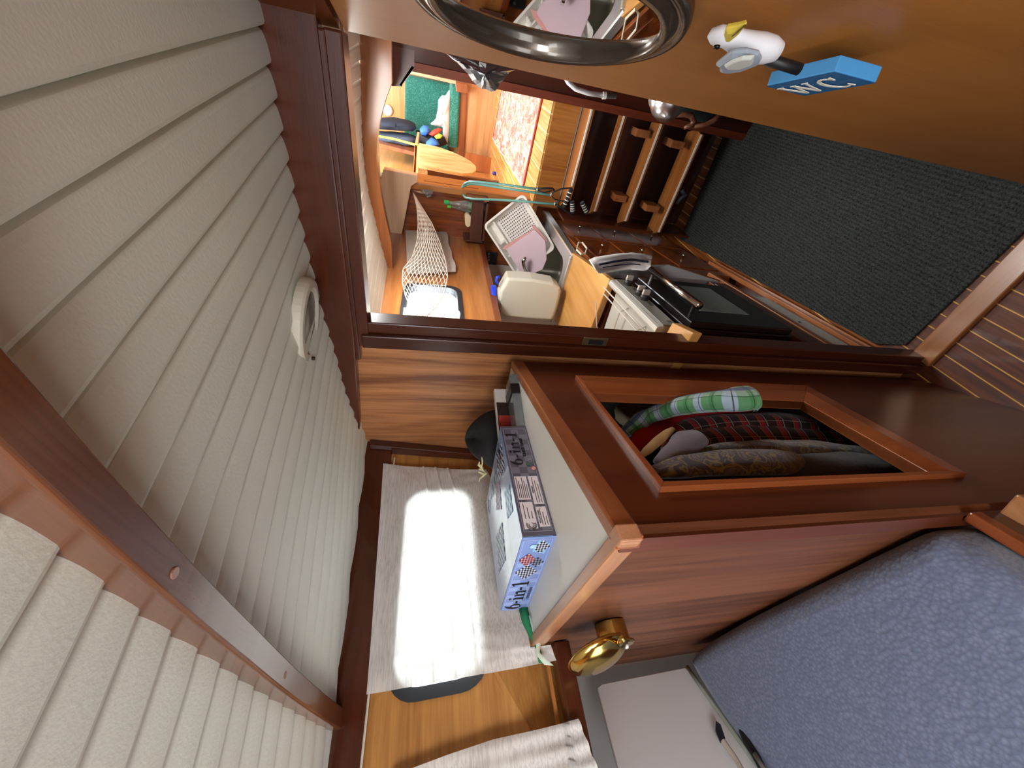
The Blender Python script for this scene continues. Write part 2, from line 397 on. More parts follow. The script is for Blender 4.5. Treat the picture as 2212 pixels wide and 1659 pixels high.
# hull lining outboard of the berth (under the side deck)
m = MB()
m.box(R(-1.02, -.6, -.268), (.36, 1.5, .012)); m.box(R(-1.2, -.6, -.75), (.012, 1.5, 1.0))
struct('wall_hull', m, plain('hull lining', '#8d8a86', .6))
m = MB(); m.box(R(-.35, -1.3, -.7), (2.2, .03, 2.1)); struct('wall_forward', m, W_MID)
m = MB(); m.box(R(.44, -.74, -.7), (.03, 1.12, 2.1)); m.box(R(.36, -.185, -.7), (.18, .03, 2.1)); struct('wall_starboard', m, W_MID)

# ---- toilet compartment wall with its door
rt = Vector((.308, -.951, 0))                            # along the wall, towards the camera
rn = Vector((-.951, -.308, 0))                           # out of the wall, into the cabin
def rwp(s, z, d=0): return R(-.03, .778, z) + rt * s + rn * d
def rslab(m, s0, s1, z0, z1, d0, d1): m.loft([[rwp(s0, z0, d), rwp(s1, z0, d), rwp(s1, z1, d), rwp(s0, z1, d)] for d in (d0, d1)])
m = MB(); rslab(m, .0, 1.0, ZT + .006, .34, 0, -.03); rslab(m, .84, 1.0, -1.62, ZT + .006, 0, -.03); rslab(m, .0, .84, -1.62, ZT + .006, -.045, -.06)
struct('wall_right', m, wood('header mahogany', '#5a2c14', '#7c4420', 'z', band=3))
m = MB(); rslab(m, -.004, .83, -1.59, ZT, 0, -.03); struct('door_1', m, W_DOOR, bevel=.002)

# ---- ceiling of overlapping padded strips
m = MB(); W = .0415; rows = []; dirv = Vector((-.0695, 1, 0)).normalized(); side = Vector((1, .0695, 0)).normalized()
NY = 30; nu = 7
def cpt(s, t, drop):                                     # s across, t along
    bx, ax = -.0415 - .0402 * s, -.070 - .0466 * s            # the strips fan out a little towards the bow
    x = bx + (ax - bx) * (.77 - t) / .59
    return R(x, t, ceil_z(x, t) - drop + .0012 * noise.noise(Vector((x * 9, t * 5, 3))) * 2)
for k in range(-14, 26):
    s0 = k
    prof = [(0, -.008), (.06, -.003), (.13, .0006), (.27, .0030), (.48, .0050), (.7, .0062), (.88, .0066), (.96, .0056), (1.0, .0026), (1.0, -.008)]
    for j in range(NY):
        pass
    vs = []; fs = []
    for j in range(NY + 1):
        t = -1.45 + 2.2 * j / NY
        for (u, d) in prof: vs.append(cpt(s0 + u, t, d))
    q = len(prof)
    for j in range(NY):
        for i in range(q - 1): fs.append([j * q + i, j * q + i + 1, (j + 1) * q + i + 1, (j + 1) * q + i])
    m.add(vs, fs)
o = struct('ceiling', m, VINYL, smooth=False, fix=False)
m = MB(); m.box(R(-.3, -.3, .33), (2.6, 2.2, .02)); struct('ceiling_deck', m, WHITE)
# near deck beam
m = MB(); rings = []
for i in range(31):
    x = .25 - 1.2 * i / 30
    yn = .14 + .0635 * x; zt = ceil_z(x, yn) + .004; h = .030 - .012 * max(0, -x - .5) / .45; h = h + .004
    wd = .029
    rings.append([R(x, yn, zt), R(x, yn, zt - h * .93), R(x, yn + .002, zt - h), R(x, yn + wd, zt - h), R(x, yn + wd, zt)])
m.loft(rings); struct('beam_cabin', m, wood('beam mahogany', '#4e2a18', '#74452b', 'x', rough=.22, coat=.8), bevel=.0015)
m = MB()
for px, py in ((392, 1278), (600, 1468)):
    q = P(px, py, ZP(.17)); q = R(q.x, .14 + .0635 * q.x + .0145, ceil_z(q.x, .1) - .0295 + .012 * max(0, -q.x - .5) / .45)
    m.lathe([(.0045, .002), (.0045, -.0004), (.004, -.0008)], q, (0, 0, 1), 14)
struct('trim_8', m, wood('plug', '#7c5240', '#9a6c54', 'y'))
# ================================================================ galley shell
gx = lambda y: -.94 - .033 * (y - .8)                    # cabin side of the galley
def gsp(y, z, d=0): return R(gx(y) + d, y, z)
# cabin side with window
GWY0, GWY1, GWZ0, GWZ1 = 1.22, 1.745, -.148, .125
m = MB(); hole2 = holed(lambda y, z: gsp(y, z), .80, 2.50, -.30, .34, GWY0, GWY1, GWZ0, GWZ1, .06, (-.03, 0, 0), m)
struct('wall_galley_side', m, wood('galley side', '#85491f', '#bb8048', 'y', band=10))
t = bpy.data.objects.new('window_2', None); C.objects.link(t); t.location = gsp(1.48, -.01); t['kind'] = 'structure'
cy, cz = (GWY0 + GWY1) / 2, (GWZ0 + GWZ1) / 2
inn = [(cy + (u - cy) * .92, cz + (v - cz) * .87) for u, v in hole2]; out = [(cy + (u - cy) * 1.03, cz + (v - cz) * 1.05) for u, v in hole2]
m = MB(); m.loft([[gsp(*p, .004) for p in out], [gsp(*p, .007) for p in inn], [gsp(*p, -.03) for p in inn], [gsp(*p, -.03) for p in out]], cap=False, loop=True)
obj('window_frame', m, plain('window rubber', '#23272c', .6), t)
m = MB(); m.loft([[gsp(*p, -.02) for p in inn], [gsp(*p, -.024) for p in inn]]); obj('pane', m, GL, t)
# ledge rail under it and recess behind the counter
m = MB(); m.loft([[R(gx(y) + a, y, z) for a, z in ((-.24, -.30), (.008, -.30), (.008, -.330), (0, -.330), (0, -.315), (-.24, -.315))] for y in (.80, 2.46)])
struct('trim_9', m, wood('ledge mahogany', '#5e2c14', '#8a4a26', 'y'), bevel=.002)
m = MB(); m.box(R(-1.165, 1.63, -.56), (.012, 1.66, .5)); struct('wall_hull_galley', m, plain('white laminate', '#cfcdc2', .45))
# aft bulkhead of the galley, left of the post
m = MB(); m.box(R(-1.0, 2.475, -.65), (.60, .03, 1.95)); struct('wall_partition', m, wood('ribbon mahogany', '#5c2a10', '#8e4c22', 'z', band=22, contrast=1.3))
# post and the wide knee board over it
m = MB()
pq = [R(-.735, 2.45, 0), R(-.70, 2.45, 0), R(-.672, 2.545, 0), R(-.735, 2.545, 0)]
m.loft([[Vector((p.x, p.y, CZ + z)) for p in pq] for z in (-1.6, .22)]); struct('post_galley', m, W_TEAKZ, bevel=.003)
m = MB()
for (z0, z1) in ((-.27, .06),):                            # slot routed in the post
    q0, q1 = pq[1], pq[2]; dd = (q1 - q0); nn = Vector((dd.y, -dd.x, 0)).normalized()
    c0 = q0 + dd * .30 + nn * .0006; c1 = q0 + dd * .36 + nn * .0006
    m.loft([[Vector((p.x, p.y, CZ + z)) for p in (c0, c1, c1 - nn * .01, c0 - nn * .01)] for z in (z0, z1)])
struct('trim_10', m, wood('slot', '#6a3416', '#8a4a22', 'z'))
kp = [(828, 366), (902, 380), (902, 394), (896, 397), (888, 402), (867, 510), (864, 515), (848, 515), (844, 508), (818, 400)]
m = MB(); m.prism([P(x, y, YP(2.40)) for x, y in kp], (0, .06, 0)); struct('beam_knee', m, wood('knee board', '#c8a684', '#e4ccae', 'x', rough=.35), bevel=.003)
# cambered galley deck beam
lo = [(846, 60), (846, 180), (834, 212), (826, 240), (818, 275), (815, 300), (813, 340), (817, 380), (824, 425), (833, 470), (845, 525), (849, 600), (852, 620)]
hi = [(776, 60), (778, 140), (779, 200), (780, 240), (781, 275), (782, 300), (785, 340), (790, 380), (797, 425), (809, 470), (822, 525), (843, 600), (848, 620)]
m = MB(); rings = []
for a, b in zip(lo, hi):
    pa, pb = P(*a, YP(1.90)), P(*b, YP(1.90)); rings.append([pa, pb, pb + Vector((0, .05, 0)), pa + Vector((0, .05, 0))])
m.loft(rings); struct('beam_galley', m, wood('beam light mahogany', '#6b3819', '#a0622f', 'x'))
# galley ceiling: strips between the bulkhead and that beam, then flat deckhead
def gal_ceil(m, k0, k1):
    H = [P(*b, YP(1.90)) for b in hi]
    def zat(x):
        for a, b in zip(H[:-1], H[1:]):
            if b.x <= x <= a.x: return a.z + (b.z - a.z) * (x - a.x) / (b.x - a.x)
        return H[0].z if x > H[0].x else H[-1].z
    for k in range(k0, k1):
        vs = []; fs = []; prof = [(0, 0), (.05, .0004), (.3, .004), (.7, .0055), (1, .006)]
        for j in range(17):
            t = j / 16; y = .79 + 1.12 * t
            for u, d in prof:
                x = .1 - (k + u) * .05 + .004 * math.sin(y * 9 + k)
                z0 = CZ + ceil_z(x, .8) + .02
                vs.append(Vector((x, y, z0 + (zat(x) + .004 - z0) * t - d)))
        for j in range(16):
            for i in range(4): fs.append([j * 5 + i, j * 5 + i + 1, (j + 1) * 5 + i + 1, (j + 1) * 5 + i])
        m.add(vs, fs)
m = MB(); gal_ceil(m, 0, 24); struct('ceiling_galley', m, plain('galley vinyl', '#e4dfd2', .5), fix=False)
m = MB(); m.box(R(-.72, 2.2, .315), (1.0, .58, .02)); m.box(R(-1.25, 1.7, .36), (.3, 1.9, .02)); struct('ceiling_knee', m, WHITE)
# dark stair header at the right with its light bevel
hp = [(840, 40), (846, 186), (868, 187), (869, 182), (895, 146), (896, 60)]
m = MB(); m.prism([P(x, y, YP(2.10)) for x, y in hp], (0, .04, 0)); struct('trim_11', m, W_DARKX)
m = MB(); a, b = P(868, 187, YP(2.10)), P(895, 146, YP(2.10)); a2, b2 = P(868, 175, YP(2.10)), P(888, 144, YP(2.10))
m.prism([a, b, b + Vector((0, .04, 0)), a + Vector((0, .04, 0))], Vector((.004, 0, .010))); struct('trim_12', m, wood('bevel', '#b98468', '#d4a488', 'x'))
# right-hand wall of the galley, edge board beside the stairs
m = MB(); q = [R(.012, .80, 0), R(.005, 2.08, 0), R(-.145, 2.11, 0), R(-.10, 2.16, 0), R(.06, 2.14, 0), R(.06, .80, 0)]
m.loft([[Vector((p.x, p.y, CZ + z)) for p in q] for z in (-1.62, .32)]); struct('wall_galley_right', m, wood('galley wall mahogany', '#2c0f08', '#451a0e', 'z'))  # one very dark mahogany for the whole wall
m = MB(); m.loft([[R(x, y, z) for x, y in ((-.166, 2.11), (-.132, 2.10), (-.10, 2.6), (-.166, 2.6))] for z in (-1.6, .32)])
struct('trim_13', m, wood('edge board', '#4c1d10', '#6f3420', 'z'), bevel=.004)

# ================================================================ galley cabinets (fronts on one plane)
gd = Vector((-.179, 1.37, 0)).normalized(); gn = Vector((gd.y, -gd.x, 0))        # along, and out towards the passage
def gfp(s, z, d=0): return R(-.589, .869, z) + gd * s + gn * d                    # s from the near corner
def gs(px, py, d=0):                                                            # (s, z) of a pixel on the front
    q = P(px, py, (gfp(0, 0, d), gn)); return (q - gfp(0, 0, d)).dot(gd), q.z - CZ
def gblk(m, s0, s1, z0, z1, d0, d1): m.loft([[gfp(s0, z0, d), gfp(s1, z0, d), gfp(s1, z1, d), gfp(s0, z1, d)] for d in (d0, d1)])
W_CAB = wood('cabinet mahogany', '#6a2c10', '#96501f', 'y', band=7, rough=.22, coat=.6)
W_CABD = wood('cabinet mahogany deep', '#4c1c0a', '#7a3a1a', 'y', band=7, rough=.25, coat=.5)
LB = gfp(1.1, -1.6)
cab = thing('galley_cabinet', LB, 'dark mahogany galley cabinet with small drawers under the steel sink', 'cabinet')
m = MB(); gblk(m, .725, 1.575, -1.52, -.745, 0, -.018); obj('front_panel', m, W_CAB, cab, bevel=.003)
for s_ in (.725, 1.555):
    m = MB(); gblk(m, s_, s_ + .018, -1.52, -.745, -.0185, -.45); obj('side_panel', m, W_CAB, cab)
m = MB(); gblk(m, .725, 1.57, -1.6, -1.522, -.03, -.4); obj('plinth', m, W_DARKY, cab)
for i, (s0, s1, z0, z1) in enumerate(((.80, 1.14, -.98, -.79), (.80, 1.14, -1.24, -1.0), (.80, 1.14, -1.50, -1.26), (1.18, 1.54, -.98, -.79), (1.18, 1.54, -1.24, -1.0), (1.18, 1.54, -1.50, -1.26))):
    m = MB(); gblk(m, s0, s1, z0, z1, .004, 0); d = obj('drawer', m, W_CAB, cab, bevel=.002)
    m = MB(); c = gfp((s0 + s1) / 2, (z0 + z1) / 2, .004); m.lathe([(.004, 0), (.004, .010), (.008, .012), (.0085, .018), (.005, .021)], c, gn, 12)
    obj('knob', m, plain('brushed nickel', '#c8c0ae', .25, 1.0), d, smooth=True)
# white hook on its front
t = thing('wall_hook', gfp(.95, -.80, .004), 'cream plastic hook on the cabinet front below the worktop board', 'hook')
a = P(1258, 540, (gfp(0, 0, .03), gn)); 
m = MB()
c0 = gfp(.88, -.80, .03)
q = [P(1246, 540, (gfp(0, 0, .02), gn)), P(1250, 524, (gfp(0, 0, .02), gn)), P(1258, 524, (gfp(0, 0, .02), gn)), P(1268, 537, (gfp(0, 0, .02), gn)), P(1264, 548, (gfp(0, 0, .02), gn)), P(1256, 550, (gfp(0, 0, .02), gn))]
m.tube(q, .0045, 6, loop=True); obj('loop', m, plain('cream plastic', '#e6e0c8', .35), t)

# near cabinet that carries the stove
cab2 = thing('stove_cabinet', gfp(.35, -1.6), 'mahogany cabinet around the stove with a white kick panel', 'cabinet')
m = MB()
gblk(m, -.06, .718, -1.6, -1.56, 0, -.35); obj('plinth', m, W_CABD, cab2, bevel=.002)
m = MB(); gblk(m, -.06, -.028, -1.56, -.83, -.01, -.40); obj('side_panel', m, W_CABD, cab2, bevel=.002)
m = MB(); gblk(m, .44, .718, -1.56, -.745, -.03, -.40); obj('side_panel', m, W_CABD, cab2, bevel=.002)
m = MB(); gblk(m, -.027, .439, -1.559, -1.24, -.01, -.35); obj('base', m, W_CABD, cab2, bevel=.002)
m = MB(); gblk(m, -.06, .56, -1.36, -1.27, .012, -.01); gblk(m, -.04, .54, -1.345, -1.285, .014, .010); d = obj('drawer', m, W_CABD, cab2, bevel=.004)
m = MB(); gblk(m, -.06, .44, -1.50, -1.40, .004, -.01); obj('kick_panel', m, plain('white laminate', '#cfcdc2', .45), cab2)
m = MB(); c = gfp(.19, -1.445, .0045); m.lathe([(.006, 0), (.006, .0006)], c, gn, 14); obj('finger_hole', m, BLACK, cab2)
m = MB(); gblk(m, -.06, .72, -1.40, -1.375, .012, -.01); gblk(m, -.06, .95, -1.58, -1.535, .012, -.01); gblk(m, -.06, .95, -1.57, -1.56, .018, .01)
obj('rail', m, wood('cabinet rail', '#8a4c26', '#b47443', 'y'), cab2, bevel=.002)

# worktop boards
def wblock(name, pts, z, th, mat, label, cat, **k):
    q = [P(x, y, ZP(z)) for x, y in pts]
    mm = MB(); mm.prism(q, (0, 0, -th)); return item(name, mm, mat, label, cat, **k)
q = [P(1236, 546, ZP(-.70)), P(1317, 603, ZP(-.70))]
qa, qb = q[0] + Vector((-.40, .0, 0)), q[1] + Vector((-.40, .0, 0))
m = MB(); m.prism([q[0], q[1], qb, qa], (0, 0, -.028)); item('worktop', m, W_WORK, 'honey coloured wooden worktop board between sink and stove', 'worktop', bevel=.003)
m = MB(); n0 = [P(1452, 697, ZP(-.695)), P(1498, 719, ZP(-.695))]
e = (n0[1] - n0[0]); m.prism([n0[0], n0[1] + e * 0, n0[1] + e * 0 + Vector((-.30, 0, 0)), n0[0] + Vector((-.30, 0, 0))], (0, 0, -.03))
item('worktop', m, W_WORK, 'small honey coloured worktop piece beside the doorway, near the stove', 'worktop', bevel=.003)

# ================================================================ stairs up to the saloon
lad = thing('companion_steps', R(-.40, 2.2, -1.6), 'wooden companion steps with white edged treads up to the saloon', 'steps')
WE = plain('white nosing', '#d8d4c8', .35)
T = [((1514, 290), (1421, 501), 2.10), ((1427, 267), (1349, 477), 2.13), ((1349, 244), (1282, 456), 2.17), ((1279, 225), (1234, 402), 2.21)]
for i, (a, b, y) in enumerate(T):
    pa, pb = P(*a, YP(y)), P(*b, YP(y)); z = (pa.z + pb.z) / 2; xr, xl = pa.x, pb.x
    bk = 2.235 if i < 3 else 2.345
    if i < 3: poly = [Vector((xr, y, z)), Vector((xr + .012, y + .055, z)), Vector((xr - .012, bk, z)), Vector((xl - .03, bk, z)), Vector((xl - .045, y + .08, z)), Vector((xl, y, z))]
    else: poly = [Vector((xr, y, z)), Vector((xr, bk, z)), Vector((-.69, bk, z)), Vector((-.60, y, z))]
    m = MB(); m.prism(poly, (0, 0, -.022)); tr = obj('tread', m, wood('tread teak', '#83481f', '#b4753a', 'x', band=12), lad, bevel=.002)
    m = MB(); m.box(Vector(((xr + xl) / 2, y - .002, z - .004)), ((xr - xl), .006, .009)); obj('nosing', m, WE, tr)
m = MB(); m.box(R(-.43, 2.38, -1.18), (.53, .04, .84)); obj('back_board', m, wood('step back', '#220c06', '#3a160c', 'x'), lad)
m = MB(); m.box(R(-.43, 2.365, -.68), (.54, .015, .145)); obj('riser', m, wood('riser teak', '#8a5222', '#b57c3c', 'z', band=20), lad)
for (a, b, yy) in (((1376, 285), (1400, 292), 2.16), ((1452, 307), (1474, 318), 2.12), ((1330, 425), (1350, 433), 2.17), ((1398, 446), (1420, 456), 2.12)):
    pa, pb = P(*a, YP(yy)), P(*b, YP(yy))
    m = MB(); c = (pa + pb) / 2; m.box(c + Vector((0, .04, 0)), (.035, .09, abs(pa.z - pb.z) + .01)); obj('bracket', m, wood('bracket', '#7a4424', '#a0663c', 'y'), lad, bevel=.002)
m = MB(); m.box(R(-.148, 2.25, -1.1), (.02, .26, 1.0)); obj('side_board', m, W_DARK, lad)
m = MB(); m.box(R(-.70, 2.25, -1.17), (.012, .2, .85)); obj('side_board', m, W_DARK, lad)

# ================================================================ saloon shell
m = MB(); m.box(R(-.75, 3.80, -.615), (1.9, 2.87, .03)); m.box(R(-.42, 2.37, -.606), (.54, .012, .012))
struct('floor_saloon', m, sole_mat('saloon sole', '#b87c3c', '#d8a660', '#f4e0a0', w=.09, hw=.006, ang=.0), origin=(-.6, 0, 0))
m = MB(); m.box(R(-.75, 5.22, .2), (2.2, .03, 1.7)); struct('wall_saloon_aft', m, wood('saloon panel', '#c09050', '#e2b878', 'x', band=8))
hole = []
m = MB(); hole3 = holed(lambda y, z: R(-1.10, y, z), 2.6, 5.25, -.63, .95, 3.35, 4.0, .14, .6, .07, (-.03, 0, 0), m)
struct('wall_saloon_side', m, wood('saloon side', '#b07a40', '#d6a262', 'y', band=8))
t = bpy.data.objects.new('window_3', None); C.objects.link(t); t.location = R(-1.1, 3.7, .35); t['kind'] = 'structure'
inn = [(3.675 + (u - 3.675) * .9, .37 + (v - .37) * .88) for u, v in hole3]
m = MB(); m.loft([[R(-1.096, *p) for p in hole3], [R(-1.09, *p) for p in inn], [R(-1.13, *p) for p in inn], [R(-1.13, *p) for p in hole3]], cap=False, loop=True)
obj('window_frame', m, plain('grey rubber', '#4a5654', .5), t)
m = MB(); m.box(R(.32, 3.9, .2), (.03, 2.8, 1.7)); struct('wall_saloon_right', m, W_TEAK)
# ================================================================ hanging locker
SZ = -.205                                               # height of its top
Cn = R(-.359, .146, SZ); Fr = P(1113, 790, ZP(SZ)); ld = (Fr - Cn); ld.z = 0; FL = ld.length + .03; ld.normalize(); ln = Vector((ld.y, -ld.x, 0))
LFP = (Cn, ln)
def lfp(s, z, d=0): return Vector((Cn.x, Cn.y, CZ + z)) + ld * s + ln * d
def lf(px, py, d=0):
    q = P(px, py, (lfp(0, 0, d), ln)); return ((q - lfp(0, 0, d)).dot(ld), q.z - CZ)
lock = thing('hanging_locker', R(-.6, .4, -1.6), 'mahogany hanging locker with an open front full of clothes', 'locker')
def lblk(m, s0, s1, z0, z1, d0, d1): m.loft([[lfp(s0, z0, d), lfp(s1, z0, d), lfp(s1, z1, d), lfp(s0, z1, d)] for d in (d0, d1)])
# front panel with its opening (outline from the moulding)
op = [lf(1242, 818), lf(1424, 1064), lf(2083, 1032), lf(1740, 839)]      # far-top, near-top, near-bottom, far-bottom
oi = [lf(1277, 849), lf(1434, 1043), lf(2008, 1024), lf(1735, 868)]
m = MB()
oc = [(FL, SZ), (0, SZ), (0, -1.6), (FL, -1.6)]
A = [lfp(*p) for p in oc]; B = [lfp(*p) for p in oi]; A2 = [lfp(*p, -.018) for p in oc]; B2 = [lfp(*p, -.018) for p in oi]
m.loft([A, B, B2, A2], cap=False, loop=True); obj('front_panel', m, W_LOCK, lock)
def ringmould(m, o, i, d, sl=.006):
    c = (sum(p[0] for p in o) / 4, sum(p[1] for p in o) / 4)
    mid = [(a[0] * .5 + b[0] * .5, a[1] * .5 + b[1] * .5) for a, b in zip(o, i)]
    m.loft([[lfp(*p, .0) for p in o], [lfp(*p, d * .7) for p in o], [lfp(*p, d) for p in mid], [lfp(*p, .002) for p in i], [lfp(*p, -.02) for p in i]], cap=False)
for q in range(4):
    q2 = (q + 1) % 4; m = MB()
    o2 = [op[q], op[q2]]; i2 = [oi[q], oi[q2]]
    prof = []
    for k in (0, 1):
        o_, i_ = o2[k], i2[k]; md = ((o_[0] + i_[0]) / 2, (o_[1] + i_[1]) / 2)
        prof.append([lfp(*o_, -.001), lfp(*o_, .009), lfp(*md, .010), lfp(*i_, .002), lfp(*i_, -.020)])
    m.loft(prof); obj('moulding', m, wood('moulding', '#7c3c1e', '#a05a30', 'z'), lock, bevel=.001)
# top edging, end panel, inside
m = MB(); lblk(m, 0, FL, SZ - .026, SZ + .004, .004, -.016); obj('top_edging', m, wood('edging', '#7a3e20', '#a2623a', 'y'), lock, bevel=.003)
m = MB(); m.loft([[R(-.359, y, z), R(-.835, y, z), R(-.835, y, z2), R(-.359, y, z2)] for y, z, z2 in ((.142, SZ - .022, SZ + .004), (.160, SZ - .022, SZ + .004))])
obj('top_edging', m, wood('edging light', '#8c5836', '#b88460', 'x', rough=.35), lock, bevel=.003)
m = MB(); m.loft([[R(x, y, z) for x, z in ((-.361, -1.6), (-.361, SZ - .02), (-.86, SZ - .02), (-.86, -.24), (-1.19, -.27), (-1.19, -1.6))] for y in (.146, .162)])
obj('end_panel', m, wood('end panel', '#4f2b19', '#7c4a2f', 'z', band=14, rough=.5, coat=.05, contrast=1.2), lock)
m = MB(); m.loft([[Vector((v.x, v.y, CZ + z)) for v in (lfp(0, 0, -.003), lfp(FL, 0, -.003), R(-.99, .70, 0), R(-.838, .150, 0), R(-.366, .150, 0))] for z in (SZ - .012, SZ + .001)])
obj('top', m, plain('white shelf laminate', '#dedbd2', .45, bump=.05, bscale=120), lock)
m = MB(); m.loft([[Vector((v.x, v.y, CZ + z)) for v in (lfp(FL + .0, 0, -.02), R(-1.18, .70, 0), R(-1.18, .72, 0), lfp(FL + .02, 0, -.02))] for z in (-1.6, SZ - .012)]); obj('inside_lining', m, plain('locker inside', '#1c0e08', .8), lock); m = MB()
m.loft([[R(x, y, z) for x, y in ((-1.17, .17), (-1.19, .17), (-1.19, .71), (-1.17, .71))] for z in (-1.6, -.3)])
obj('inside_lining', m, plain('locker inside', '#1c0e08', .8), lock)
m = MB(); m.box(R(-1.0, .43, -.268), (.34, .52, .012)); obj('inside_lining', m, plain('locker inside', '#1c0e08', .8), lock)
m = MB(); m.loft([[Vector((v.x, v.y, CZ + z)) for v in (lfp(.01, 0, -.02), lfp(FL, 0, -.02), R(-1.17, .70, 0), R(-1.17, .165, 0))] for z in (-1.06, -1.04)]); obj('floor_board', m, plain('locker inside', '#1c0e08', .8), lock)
# small white upright behind the door frame on the shelf edge
m = MB(); q = P(1111, 782, ZP(SZ)); m.box(q + Vector((-.008, .028, .010)), (.004, .03, .02)); 
m = MB(); m.box(R(-.366, .1525, SZ - .009), (.022, .019, .0265)); obj('corner_block', m, wood('edging light', '#8c5836', '#b88460', 'x', rough=.35), lock, bevel=.002)
# ---- reading lamp
BR = plain('polished brass', '#c9a75a', .14, 1.0, var=.15, bscale=60)
bc = P(1316, 1345, YP(.1445)); 
lamp = thing('reading_lamp', bc, 'polished brass reading lamp with a dish shade on the locker end', 'lamp')
out = Vector((0, -1, 0)); up = Vector((0, 0, 1)); lft = Vector((-1, 0, 0))
k = .72
m = MB(); m.lathe([(.0265, 0), (.0265, .028), (.033, .030), (.033, .033), (.030, .035), (.0, .035)], bc, out, 28); obj('base', m, BR, lamp, smooth=False, bevel=.0008)
sw = bc + out * .035 + Vector((.012, 0, -.010)); m = MB(); m.lathe([(.0065, 0), (.0065, .004), (.005, .0065), (0, .007)], sw, out, 16); obj('switch', m, plain('white plastic', '#e8e6e0', .3), lamp, smooth=True)
a0 = bc + out * .034 + Vector((-.002, 0, -.003)); a1 = P(1345, 1378, YP(.098))
m = MB(); m.tube([a0, a0.lerp(a1, .5), a1], .0045, 10); obj('arm', m, BR, lamp, smooth=True)
_lc = P(1290, 1410, YP(.104)); _lp = (_lc, (_lc - EYE).normalized()); s0, s1 = P(1352, 1374, _lp), P(1228, 1446, _lp)
sc_ = (s0 + s1) / 2; rad = (s1 - s0).length / 2; sx_ = (s1 - s0).normalized()
ax = (P(1240, 1323, _lp) - P(1290, 1410, _lp)).normalized() + (_lc - EYE).normalized() * .30; ax = (ax - sx_ * ax.dot(sx_)).normalized()
prof = [(rad * math.cos(t), -rad * .40 * math.sin(t)) for t in [i * PI / 2 / 9 for i in range(10)]]
prof = [(rad * .93, .002)] + [(rad, .0)] + prof[1:-1] + [(0.0005, -rad * .40)]
inner = [(p[0] * .95, p[1] * .93 + .0005) for p in prof[2:]]
m = MB(); m.lathe(inner[::-1] + prof, sc_, ax, 36, x=sx_); obj('lamp_shade', m, BR, lamp, smooth=True)

# ================================================================ berth
BLUE = None
def fabric(name, c1, c2, scale=240, bump=.35, rough=.9, thr=(.42, .58)):
    m, nt, b = base_mat(name); N = nt.nodes; L = nt.links
    tc = N.new('ShaderNodeTexCoord'); v = N.new('ShaderNodeTexVoronoi'); v.inputs['Scale'].default_value = scale; v.feature = 'F1'
    wv = N.new('ShaderNodeTexNoise'); wv.inputs['Scale'].default_value = scale * .35; wv.inputs['Detail'].default_value = 3
    L.new(tc.outputs['Object'], v.inputs['Vector']); L.new(tc.outputs['Object'], wv.inputs['Vector'])
    ad = N.new('ShaderNodeMath'); ad.operation = 'MULTIPLY_ADD'; ad.inputs[1].default_value = .6; L.new(v.outputs['Distance'], ad.inputs[0]); 
    s = N.new('ShaderNodeMath'); s.operation = 'MULTIPLY'; s.inputs[1].default_value = .55; L.new(wv.outputs['Fac'], s.inputs[0]); L.new(s.outputs[0], ad.inputs[2])
    cr = N.new('ShaderNodeValToRGB'); cr.color_ramp.elements[0].position = thr[0]; cr.color_ramp.elements[1].position = thr[1]
    cr.color_ramp.elements[0].color = hexc(c2); cr.color_ramp.elements[1].color = hexc(c1); L.new(ad.outputs[0], cr.inputs['Fac']); L.new(cr.outputs['Color'], b.inputs['Base Color'])
    b.inputs['Roughness'].default_value = rough; b.inputs['Sheen Weight'].default_value = .3
    bp = N.new('ShaderNodeBump'); bp.inputs['Strength'].default_value = bump; bp.inputs['Distance'].default_value = .002; L.new(ad.outputs[0], bp.inputs['Height']); L.new(bp.outputs['Normal'], b.inputs['Normal'])
    return m
BLUE = fabric('blue berth fabric', '#626d88', '#757f99', scale=170, bump=.6, thr=(.35, .65))
ov = [(-1.055, .105), (-1.02, .132), (-.80, .1425), (-.55, .1425), (-.42, .1425), (-.378, .140), (-.362, .112), (-.332, .02), (-.245, -.25), (-.138, -.62), (-.06, -.92), (-.62, -.92), (-.70, -.50), (-.88, -.22), (-1.0, -.02)]
def smoothpoly(p, it=2):
    for _ in range(it):
        q = []
        for a, b in zip(p, p[1:] + p[:1]): q += [(a[0] * .75 + b[0] * .25, a[1] * .75 + b[1] * .25), (a[0] * .25 + b[0] * .75, a[1] * .25 + b[1] * .75)]
        p = q
    return p
def inset(p, d):
    n = len(p); out_ = []
    for i in range(n):
        a, b, c = Vector(p[i - 1]), Vector(p[i]), Vector(p[(i + 1) % n]); t = (c - a).normalized(); nn = Vector((-t.y, t.x))
        out_.append(b + nn * d)
    return out_
area2 = sum(a[0] * b[1] - b[0] * a[1] for a, b in zip(ov, ov[1:] + ov[:1])); sgn = 1 if area2 > 0 else -1
m = MB(); ZT_ = -.652
prof = [(.012, -.12), (0, -.10), (0, -.045)] + [(.04 * (1 - math.cos(a)), -.045 * (1 - math.sin(a))) for a in [PI / 2 * i / 6 for i in range(1, 7)]]
rings = [[R(p[0], p[1], ZT_ + z) for p in smoothpoly([tuple(v) for v in inset(ov, sgn * d)], 3)] for d, z in prof]
m.loft(rings, cap=False); top = rings[-1]; n = len(top); cen = R(-.5, -.38, ZT_ + .006)
m.add(top + [cen], [[i, (i + 1) % n, n] for i in range(n)])
item('mattress', m, BLUE, 'blue grey berth mattress with a fine mottled weave', 'mattress', smooth=True)
